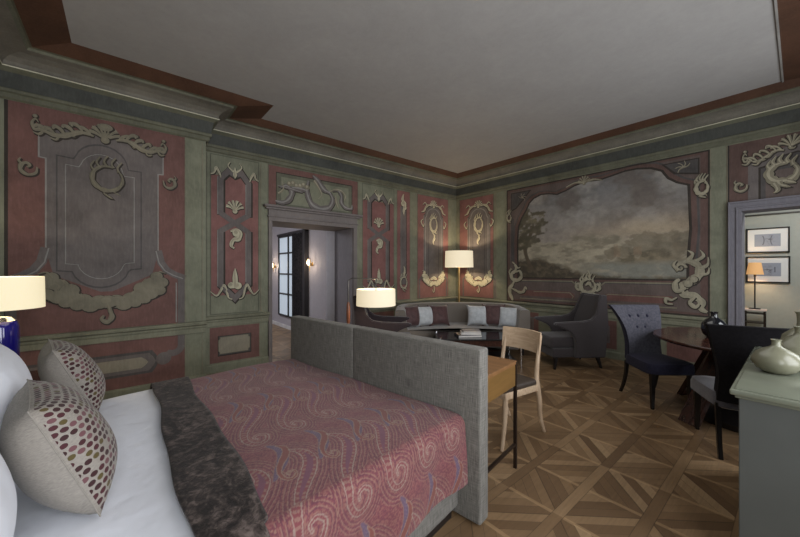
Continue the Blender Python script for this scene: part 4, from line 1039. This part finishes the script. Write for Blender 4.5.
# nightstand and lamp
t = thing('nightstand', 'dark wood bedside cabinet on the far side of the bed', 'nightstand', (1.53, -6.77, 0))
b = NB(); box(b, -.27, .27, -.24, .24, .10, .60, .006); obj('carcass', b, M['table_wood'], t)
b = NB(); box(b, -.28, .28, -.25, .25, .60, .625, .004); obj('top', b, M['table_wood'], t)
for z0, z1 in ((.13, .34), (.36, .58)):
    b = NB(); box(b, -.25, .25, .24, .256, z0, z1, .003); d = obj('drawer', b, M['table_wood'], t); b = NB(); lathe(b, [(0, 0), (.008, 0), (.014, .016), (.0, .022)], 14, Matrix.Translation((0, .256, (z0+z1)/2)) @ Matrix.Rotation(R(-90), 4, 'X')); obj('knob', b, M['brass'], d, True)
for sx in (-1, 1):
    for sy in (-1, 1): b = NB(); bar(b, (sx*.23, sy*.2, 0), (sx*.23, sy*.2, .11), .03, .03, .045, .045); obj('leg', b, M['table_wood'], t)
t = thing('bedside_lamp', 'bedside lamp with cobalt blue glass base and wide cream drum shade', 'lamp', (1.525, -6.765, .625))
b = NB(); prof = [(0, 0), (.085, 0), (.09, .01), (.10, .05), (.112, .14), (.115, .26), (.112, .40), (.10, .445), (.075, .468), (.03, .475), (0, .475)]; lathe(b, prof, 48); obj('base', b, M['blue_glass'], t, True)
b = NB(); lathe(b, [(.10, .4455), (.074, .472), (.03, .480), (.0, .480)], 48); obj('base_highlight', b, M['chrome'], t, True)  # steel cap added for the white reflection on the glass top
b = NB(); tube(b, [(0, 0, .475), (0, 0, .56)], .012, 12); obj('neck', b, M['brass'], t, True)
b = NB(); lathe(b, [(.245, .535), (.241, .765), (.237, .765), (.241, .535)], 72); obj('lamp_shade', b, M['shade_bed'], t, True)
b = NB()
for k in range(3): tube(b, [(0, 0, .56), (.241*math.cos(2.1*k), .241*math.sin(2.1*k), .56)], .003, 6)
obj('shade_ring', b, M['brass'], t)
pt_light('bedside_bulb', (0, 0, .66), 9, parent=t)

# ------------------------------------------------------------------ writing desk behind the footboard
t = thing('writing_desk', 'narrow tan wood desk with slim bronze legs behind the footboard', 'desk', BA, RB)
b = NB(); box(b, .08, 1.62, -.70, -.115, .755, .78, .003); obj('desk_top', b, M['desk_wood'], t)
b = NB(); box(b, .085, .105, -.69, -.115, .60, .755, .002); box(b, 1.595, 1.615, -.69, -.115, .60, .755, .002); box(b, .105, 1.595, -.13, -.115, .62, .745, .002); obj('side_panel', b, M['desk_side'], t)
for k in range(2):
    b = NB(); box(b, .11+.745*k, .845+.745*k, -.695, -.675, .62, .742, .002); d = obj('drawer', b, M['desk_wood'], t)
    b = NB(); tube(b, [(.40+.745*k, -.715, .68), (.56+.745*k, -.715, .68)], .005, 8); obj('handle', b, M['bronze'], d)
for x in (.09, 1.61):
    for y in (-.69, -.13): b = NB(); box(b, x-.011, x+.011, y-.011, y+.011, 0, .775, .002); obj('leg', b, M['bronze'], t)
for x in (.09, 1.61): b = NB(); box(b, x-.009, x+.009, -.68, -.14, .165, .183); obj('stretcher', b, M['bronze'], t)

# klismos desk chair
def klismos():
    t = thing('desk_chair', 'pale oak desk chair with curved crest rail and brown leather seat', 'chair', (3.53, -3.47, 0), R(-8))
    for s in (-1, 1):
        b = NB(); tube(b, [(s*.195, .20, .47), (s*.205, .225, .32), (s*.195, .255, .14), (s*.19, .315, 0)], [.024, .022, .018, .013], 10, 6); tube(b, [(s*.195, .20, .44), (s*.19, .215, .60), (s*.185, .27, .86)], [.024, .019, .015], 10, 6); obj('rear_leg', b, M['oak_leg'], t, True)
        b = NB(); tube(b, [(s*.19, -.19, .44), (s*.195, -.20, .25), (s*.205, -.235, .08), (s*.215, -.26, 0)], [.023, .021, .017, .013], 10, 6); obj('front_leg', b, M['oak_leg'], t, True)
    b = NB(); box(b, -.215, .215, -.215, -.18, .39, .445, .006); box(b, -.20, .20, .185, .215, .39, .445, .006)
    for s in (-1, 1): box(b, s*.20-.014, s*.20+.014, -.20, .20, .39, .445, .006)
    obj('seat_rail', b, M['oak_pale'], t, True)
    b = NB(); box(b, -.21, .21, -.225, .195, .435, .492, .024, 4); obj('seat', b, M['leather'], t, True)
    # curved crest board
    b = NB(); n = 18; F = []; K = []
    for i in range(n+1):
        a = (i/n*2-1); x = a*.205; y = .285-.055*a*a; F.append((x, y)); K.append((x*.99, y+.022))
    for rows in range(1):
        V = []
        for (x, y), (x2, y2) in zip(F, K): V.append([b.verts.new((x, y-.010, .70)), b.verts.new((x, y+.008, .885)), b.verts.new((x2, y2+.008, .885)), b.verts.new((x2, y2-.010, .70))])
        for a, c in zip(V, V[1:]):
            for k in range(4): b.faces.new((a[k], a[(k+1) % 4], c[(k+1) % 4], c[k]))
        b.faces.new(V[0]); b.faces.new(V[-1][::-1])
    bmesh.ops.recalc_face_normals(b, faces=b.faces); obj('crest_rail', b, M['oak_pale'], t, True)
klismos()

# ------------------------------------------------------------------ armchairs
def armchair(label, loc, rz, mat, legmat):
    t = thing('armchair', label, 'armchair', loc, rz)
    def taper(b):
        for v in b.verts:
            k = min(1, max(0, (v.co.z-.66)/.40)); v.co.x *= 1-.30*k**.8
        return b
    b = NB(); box(b, -.27, .27, -.36, .34, .17, .30, .018, 3); obj('seat_base', b, mat, t, True)
    b = NB(); box(b, -.255, .255, -.385, .22, .295, .455, .045, 4); obj('seat_cushion', b, mat, t, True)
    b = NB(); prism(b, [(.20, .30), (.27, .66), (.38, 1.06), (.47, 1.06), (.43, .66), (.385, .18), (.30, .18)], 'x', -.27, .27, .02); obj('backrest', taper(b), mat, t, True)
    for s in (-1, 1):
        b = NB()
        pr = [(.385, .175), (.43, .62), (.475, 1.062), (.37, 1.066), (.325, .92), (.275, .79), (.19, .715), (.06, .695), (-.34, .68), (-.375, .66), (-.35, .64), (-.25, .605), (-.13, .545), (-.07, .46), (-.06, .36), (-.065, .175)]
        prism(b, pr, 'x', s*.30-.035, s*.30+.035, .012); obj('arm', taper(b), mat, t, True)
    for sx in (-1, 1):
        b = NB(); bar(b, (sx*.25, -.33, 0), (sx*.25, -.31, .18), .028, .028, .05, .05); obj('leg', b, legmat, t)
        b = NB(); bar(b, (sx*.25, .37, 0), (sx*.25, .31, .18), .028, .028, .05, .05); obj('leg', b, legmat, t)
    return t
armchair('charcoal armchair with tall back and open sloping arms below the landscape fresco', (2.95, -.88, 0), math.atan2(-.58, .81), M['charcoal'], M['black_wood'])
armchair('dark plum armchair behind the swing arm reading lamp', (1.24, -3.02, 0), math.atan2(.62, -.78), M['plum_dark'], M['black_wood'])

# ------------------------------------------------------------------ sofa across the corner
FC = R(50.18)
def camxy(x, d): return (5.22+.64033*x-.76810*d, -6.07+.76810*x+.64033*d)
sx_, sy_ = camxy(1.05, 6.48)
sofa = thing('sofa', 'curved taupe corner sofa with low even back', 'sofa', (sx_, sy_, 0), FC)
path = [(-1.13, -1.0), (-1.11, -.62), (-1.0, -.30), (-.72, -.08), (-.35, -.01), (0, 0), (.35, -.01), (.72, -.08), (1.0, -.30), (1.08, -.62), (1.09, -1.0)]
cp = [(p.x, p.y) for p in crom([Vector((*p, 0)) for p in path], 6)]
def off_path(pts, o):
    out = []
    for i, p in enumerate(pts):
        a, c = Vector(pts[max(0, i-1)]), Vector(pts[min(len(pts)-1, i+1)]); d = (c-a).normalized(); out.append((p[0]+d.y*o, p[1]-d.x*o))
    return out
b = NB(); prof = [(.0, .16), (.0, .76), (.015, .79), (.04, .80), (.13, .80), (.155, .79), (.17, .76), (.21, .42), (.21, .16)]
rows = []
for o_, z in prof:
    q = off_path(cp, o_); rows.append([b.verts.new((x, y, z-.035*max(0, (-y-.62)/.4) if z > .7 else z)) for x, y in q])
for r0, r1 in zip(rows, rows[1:]):
    for i in range(len(cp)-1):
        f = b.faces.new((r0[i], r0[i+1], r1[i+1], r1[i])); f.smooth = True
b.faces.new([r[0] for r in rows]); b.faces.new([r[-1] for r in rows][::-1]); b.faces.new(rows[0]+rows[-1][::-1])
bmesh.ops.recalc_face_normals(b, faces=b.faces); obj('back', b, M['taupe'], sofa, True)
inner = off_path(cp, .19)
front = [(p.x, p.y) for p in crom([Vector((*p, 0)) for p in [(.90, -1.0), (.72, -.98), (.4, -.86), (0, -.82), (-.4, -.86), (-.75, -.98), (-.94, -1.0)]], 5)]
b = NB(); prism(b, inner+front, 'z', .12, .30); obj('seat_base', b, M['taupe'], sofa)
b = NB(); sc2 = [(x*.995, y*.995-.004) for x, y in inner+front]; prism(b, sc2, 'z', .30, .435, .03); obj('seat_cushion', b, M['taupe'], sofa, True)
for x, y in ((-1.0, -.9), (1.0, -.9), (-.75, -.2), (.75, -.2)): b = NB(); lathe(b, [(0, 0), (.022, 0), (.03, .13), (0, .13)], 14, Matrix.Translation((x, y, 0))); obj('leg', b, M['black_wood'], sofa, True)
def sofa_cushion(u, d, z, s, tilt, yaw, mat, label, seed):
    d -= .13; x, y = camxy((u-400)/333.47*d, d); z -= .005
    o = obj('throw_pillow', cushion(s, s, .22, .14, 18, seed), mat, None, True)
    o.matrix_world = Matrix.Translation((x, y, z)) @ Matrix.Rotation(FC+yaw, 4, 'Z') @ Matrix.Rotation(-tilt, 4, 'X')
    tag(o, label, 'cushion')
sofa_cushion(410.5, 5.92, .62, .39, R(17), R(28), M['plum_silk'], 'plum silk cushion at the left end of the sofa, against its arm', 11)
sofa_cushion(424.5, 6.02, .615, .37, R(20), R(20), M['silver_silk'], 'silver silk cushion between two plum cushions at the left end of the sofa', 12)
sofa_cushion(438.5, 6.08, .62, .39, R(22), R(10), M['plum_silk'], 'plum silk cushion right of the silver one at the left end of the sofa', 13)
sofa_cushion(477.5, 6.06, .62, .38, R(20), R(-8), M['silver_silk'], 'silver silk cushion left of the plum one at the right end of the sofa', 14)
sofa_cushion(493.5, 6.02, .63, .41, R(20), R(-16), M['plum_silk'], 'plum silk cushion between two silver cushions at the right end of the sofa', 15)
sofa_cushion(509.5, 5.86, .62, .37, R(18), R(-30), M['silver_silk'], 'silver silk cushion against the right arm of the sofa', 16)

# coffee table
cx_, cy_ = camxy(1.18, 5.14)
t = thing('coffee_table', 'low coffee table with black glass top and wood apron', 'coffee table', (cx_, cy_, 0), FC)
b = NB(); box(b, -.62, .62, -.30, .30, .400, .420, .004); obj('table_top', b, M['black_glass'], t)
b = NB(); box(b, -.54, .54, -.24, .24, .30, .40, .006); obj('apron', b, M['table_wood'], t)
b = NB(); box(b, -.54, .54, -.24, .24, .08, .11, .004); obj('shelf', b, M['black_wood'], t)
for x in (-.59, .59):
    for y in (-.27, .27): b = NB(); tube(b, [(x, y, 0), (x, y, .402)], .012, 12); lathe(b, [(0, .42), (.016, .42), (.016, .437), (0, .44)], 14, Matrix.Translation((x, y, 0))); obj('leg', b, M['chrome'], t, True)
def book(u, d, z, w, dp, h, yaw, cover, label):
    x, y = camxy((u-400)/333.47*d, d); t = thing('book', label, 'book', (x, y, z), FC+yaw, 'books on the coffee table')
    b = NB(); box(b, -w/2, w/2, -dp/2, dp/2, 0, .004); box(b, -w/2, w/2, -dp/2, dp/2, h-.004, h); box(b, -w/2, -w/2+.005, -dp/2, dp/2, 0, h); obj('cover', b, cover, t)
    b = NB(); box(b, -w/2+.006, w/2-.006, -dp/2+.006, dp/2-.006, .004, h-.004); obj('pages', b, M['book_white'], t)
book(468, 5.10, .420, .36, .27, .035, R(4), M['book_black'], 'thick black book at the bottom of the coffee table stack')
book(470.5, 5.12, .455, .30, .23, .028, R(-6), M['book_white'], 'white book in the middle of the coffee table stack')
book(471, 5.12, .483, .27, .21, .022, R(-2), M['book_grey'], 'grey covered book on top of the coffee table stack')

# corner floor lamp
x, y = camxy(1.27, 7.17)
t = thing('floor_lamp', 'brass floor lamp with white drum shade standing behind the sofa', 'lamp', (x, y, 0))
b = NB(); lathe(b, [(0, 0), (.14, 0), (.14, .015), (.02, .025), (0, .025)], 36); obj('base', b, M['brass'], t, True)
b = NB(); tube(b, [(0, 0, .02), (0, 0, 1.62)], .021, 14); obj('pole', b, M['brass'], t, True)
b = NB(); lathe(b, [(.302, 1.475), (.292, 1.825), (.288, 1.825), (.298, 1.475)], 60); obj('lamp_shade', b, M['shade'], t, True)
b = NB()
for k in range(3): tube(b, [(0, 0, 1.60), (.294*math.cos(2.1*k), .294*math.sin(2.1*k), 1.60)], .003, 6)
obj('shade_ring', b, M['brass'], t)
pt_light('floor_lamp_bulb', (0, 0, 1.66), 26, parent=t)

# swing arm reading lamp
DL = 4.30; X0, Y0 = camxy((348.3-400)/333.47*DL, DL); X1, Y1 = camxy((376-400)/333.47*DL, DL); dv = Vector((X1-X0, Y1-Y0, 0)); Ls = dv.length
t = thing('reading_lamp', 'swing arm reading lamp with turned wood grip and cream shade', 'lamp', (X0, Y0, 0), math.atan2(dv.y, dv.x))
b = NB(); lathe(b, [(0, 0), (.15, 0), (.15, .02), (.02, .03), (0, .03)], 36); obj('base', b, M['steel_dark'], t, True)
b = NB(); tube(b, [(0, 0, .02), (0, 0, 1.20), (0, 0, 1.30)], [.010, .010, .007], 12); obj('pole', b, M['steel_dark'], t, True)
b = NB(); lathe(b, [(.012, .72), (.022, .76), (.026, .88), (.022, .98), (.012, 1.02)], 20); obj('grip', b, M['turned_wood'], t, True)
b = NB(); tube(b, [(0, 0, 1.295), (.05, 0, 1.325), (Ls+.04, 0, 1.315)], .007, 10); tube(b, [(Ls, 0, 1.315), (Ls, 0, 1.16)], .006, 10); obj('arm', b, M['steel_dark'], t, True)
b = NB(); lathe(b, [(.252, .975), (.248, 1.185), (.244, 1.185), (.248, .975)], 60, Matrix.Translation((Ls, 0, 0))); obj('lamp_shade', b, M['shade'], t, True)
pt_light('reading_bulb', (Ls, 0, 1.09), 7, parent=t)

# ------------------------------------------------------------------ dining chairs with tufted flared backs
def dining_chair(label, loc, rz, back_in, back_out, seatm, legm):
    t = thing('dining_chair', label, 'chair', loc, rz)
    def sect(v):   # v 0..1 up the back: half width, lean, wrap
        hw = .176+.02*(1-v)**2+.122*max(0, (v-.28)/.72)**1.5
        y = .20+.05*v+.10*max(0, (v-.5)/.5)**2
        return hw, y, .42+.61*v
    def fr(u, v, th):
        hw, y, z = sect(v); a = u*2-1
        wrap = -.055*(1-v*.5)*a*a + .02*max(0, v-.6)*abs(a)**4*2
        return (a*hw, y+wrap+th+ (0.018*math.sin(math.pi*v)*(1-a*a) if th < .02 else 0)*-1, z+ (.0 if v < .97 else .0))
    TB = [(-.42, .80), (0, .80), (.42, .80), (-.22, .60), (.22, .60)]
    def frt(u, v):
        x, y, z = fr(u, v, 0.0); a = u*2-1
        for bx, bv in TB:
            q = ((a-bx)/.16)**2+((v-bv)/.085)**2; y += .020*math.exp(-q*2.2)
        return (x, y-.012*math.sin(math.pi*min(1, max(0, v)))**.3, z)
    b = NB(); nu, nv = 34, 36
    V1 = grid_surf(b, nu, nv, frt); obj('back_cushion', b, back_in, t, True)
    b = NB(); V1 = grid_surf(b, 24, 24, lambda u, v: fr(u, v, .004)); V2 = grid_surf(b, 24, 24, lambda u, v: fr(u, v, .075-.02*v))
    for k in range(23):
        for (A, i0, j0, i1, j1) in ((0, k, 0, k+1, 0), (0, k, 23, k+1, 23), (0, 0, k, 0, k+1), (0, 23, k, 23, k+1)):
            f = b.faces.new((V1[j0][i0], V1[j1][i1], V2[j1][i1], V2[j0][i0]))
    bmesh.ops.recalc_face_normals(b, faces=b.faces); obj('back_shell', b, back_out, t, True)
    for bx, bv in TB:
        x, y, z = frt((bx+1)/2, bv); b = NB(); lathe(b, [(0, 0), (.016, .002), (.012, .009), (0, .012)], 12, Matrix.Translation((x, y+.002, z)) @ Matrix.Rotation(R(90), 4, 'X')); obj('tuft_button', b, M['navy_velvet'], t, True)
    def seat(u, v):
        # closed loop profile seat: rounded box, wider at the front
        a = u*2*math.pi; c, s = math.cos(a), math.sin(a); e = .32
        x = math.copysign(abs(c)**e, c); y = math.copysign(abs(s)**e, s)
        k = [(.90, .36), (1.0, .375), (1.0, .44), (.96, .475), (.80, .492), (.4, .498), (.02, .50)][min(6, int(round(v*6)))]
        return (x*k[0]*(.235-.03*y), -.02+y*k[0]*.265, k[1])
    b = NB(); V = grid_surf(b, 48, 7, seat, True); b.faces.new(V[0][::-1]); b.faces.new(V[-1]); obj('seat', b, seatm, t, True)
    for s in (-1, 1):
        b = NB(); bar(b, (s*.20, -.235, 0), (s*.20, -.235, .38), .028, .028, .048, .048); obj('front_leg', b, legm, t)
        b = NB(); P = crom([(s*.185, .20, .40), (s*.185, .215, .25), (s*.19, .255, .10), (s*.195, .30, 0)], 5)
        for p, q in zip(P, P[1:]): bar(b, q, p, .034-.008*(1-q.z/.4), .034-.008*(1-q.z/.4), .034-.008*(1-p.z/.4), .034-.008*(1-p.z/.4), 0)
        obj('rear_leg', b, legm, t)
    return t
dining_chair('blue grey velvet dining chair with buttoned flared back facing the round table', (4.20, -1.58, 0), math.atan2(.76, .65), M['blue_velvet'], M['navy_velvet'], M['navy_velvet'], M['black_wood']).scale = (.96, .96, .985)
dining_chair('near black dining chair seen from behind, beside the sideboard', (4.90, -2.22, 0), math.atan2(-.38, -.92), M['dark_velvet'], M['dark_velvet'], M['seat_grey'], M['black_wood'])

# round table
TC = (4.92, -1.44)
t = thing('round_table', 'round glossy dark wood dining table on splayed plank legs', 'table', (*TC, 0))
b = NB(); lathe(b, [(0, .715), (.66, .715), (.73, .725), (.75, .74), (.75, .752), (.745, .758), (0, .758)], 72); obj('table_top', b, M['table_wood'], t, True)
b = NB(); lathe(b, [(0, .69), (.40, .69), (.40, .716), (0, .716)], 40); obj('apron', b, M['black_wood'], t, True)
for k in range(4):
    a = R(236+90*k); ca, sa = math.cos(a), math.sin(a)
    b = NB(); bar(b, (.0, .66, 0), (.0, .30, .70), .17, .06, .15, .06, .004); g = obj('leg', b, M['leg_wood'], t); g.rotation_euler = (0, 0, a-R(90))
b = NB(); lathe(b, [(0, .0), (.46, .0), (.46, .05), (.40, .10), (.16, .22), (.13, .69), (0, .69)], 40); obj('pedestal', b, M['black_wood'], t, True)
b = NB(); lathe(b, [(0, .0), (.055, .0), (.09, .04), (.102, .09), (.095, .14), (.065, .18), (.035, .20), (.026, .22), (.028, .25), (.034, .258), (.022, .255), (.018, .22), (0, .21)], 40)
v = obj('vase', b, M['black_ceramic'], None, True, (4.67, -1.52, .758)); tag(v, 'round glossy black vase with short neck on the round table', 'vase')

# ------------------------------------------------------------------ sideboard and vases
t = thing('sideboard', 'sage grey painted sideboard with pale moulded top, nearest at right', 'sideboard', (5.30, -3.245, 0))
x0, x1, y0, y1 = -.26, .27, -.655, .60
b = NB(); box(b, x0, x1, y0, y1, .06, .862, .004); obj('carcass', b, M['cabinet'], t)
b = NB(); box(b, x0+.02, x1-.02, y0+.02, y1-.02, 0, .06); obj('plinth', b, M['cabinet'], t)
b = NB(); box(b, x0-.012, x1+.012, y0-.012, y1+.012, .858, .872, .004); box(b, x0-.028, x1+.028, y0-.028, y1+.028, .872, .898, .007, 3); box(b, x0-.012, x1+.012, y0-.012, y1+.012, .896, .903, .003); obj('top', b, M['cabinet_top'], t, True)
for k in range(3):
    b = NB(); w = (y1-y0-.04)/3; box(b, x1, x1+.02, y0+.02+k*w+.004, y0+.02+(k+1)*w-.004, .10, .84, .004); d = obj('door', b, M['cabinet'], t)
    b = NB(); lathe(b, [(0, 0), (.008, 0), (.008, .012), (.014, .018), (0, .026)], 14, Matrix.Translation((x1+.02, y0+.02+(k+.88)*w, .5)) @ Matrix.Rotation(R(90), 4, 'Y')); obj('knob', b, M['brass'], d, True)
def vase(prof, loc, label):
    b = NB(); lathe(b, prof, 56); o = obj('vase', b, M['vase_glaze'], None, True, loc); tag(o, label, 'vase', 'celadon vases on the sideboard')
vase([(0, 0), (.045, 0), (.075, .02), (.094, .055), (.093, .075), (.075, .105), (.045, .125), (.024, .136), (.017, .145), (.017, .165), (.021, .174), (.014, .174), (.012, .15), (0, .14)], (5.14, -3.43, .903), 'smallest squat celadon vase with tiny neck at the front of the sideboard')
vase([(0, 0), (.05, 0), (.08, .02), (.105, .065), (.106, .10), (.088, .14), (.055, .17), (.030, .185), (.024, .20), (.024, .222), (.029, .232), (.019, .232), (.017, .2), (0, .19)], (5.225, -3.25, .903), 'middle sized round celadon vase with short neck behind the smallest one')
vase([(0, 0), (.05, 0), (.085, .03), (.10, .09), (.085, .15), (.05, .185), (.030, .20), (.027, .23), (.029, .275), (.037, .29), (.024, .29), (.02, .23), (0, .2)], (5.235, -2.98, .903), 'tallest celadon vase with long neck at the back of the sideboard')

# ------------------------------------------------------------------ light
def area(name, loc, rot, sx, sy, e, col):
    L = bpy.data.lights.new(name, 'AREA'); L.shape = 'RECTANGLE'; L.size = sx; L.size_y = sy; L.energy = e; L.color = col
    o = bpy.data.objects.new(name, L); COL.objects.link(o); o.location = loc; o.rotation_euler = rot; return o
for k, w in enumerate(WINS):
    area('window_daylight', (XR+.10, (w[0]+w[1])/2, 1.7), (0, R(90), 0), 2.3, 1.3, (76, 60, 46)[k], (.96, .975, 1.0))
area('hall_fill', (-2.4, -5.6, 2.6), (R(20), 0, 0), 1.5, 1.0, 55, (.92, .93, 1.0))  # added fill aimed at the hall wall; no opening here
area('annex_fill', (5.6, 1.6, 3.1), (0, 0, 0), 1.0, 1.0, 60, (.97, .98, 1.0))  # unseen fill added to brighten the annex walls
area('room_fill', (3.0, -3.4, 3.3), (0, 0, 0), 2.6, 2.6, 28, (1, .965, .91))  # added soft fill for the whole room; no fixture hangs here
W = bpy.data.worlds.new('sky'); SC.world = W; W.use_nodes = True
bg = W.node_tree.nodes['Background']; bg.inputs[0].default_value = (.75, .85, 1, 1); bg.inputs[1].default_value = 1.0

cam = bpy.data.cameras.new('camera'); cam.sensor_width = 36; cam.lens = 333.47/800*36; cam.clip_start = .05
co = bpy.data.objects.new('camera', cam); COL.objects.link(co); co.location = (5.22, -6.07, 1.45); co.rotation_euler = (R(90), 0, R(50.18)); SC.camera = co
SC.view_settings.view_transform = 'Standard'; SC.view_settings.look = 'None'; SC.view_settings.exposure = 0
SC.cycles.use_denoising = True
SC.cycles.max_bounces = 8; SC.cycles.diffuse_bounces = 5
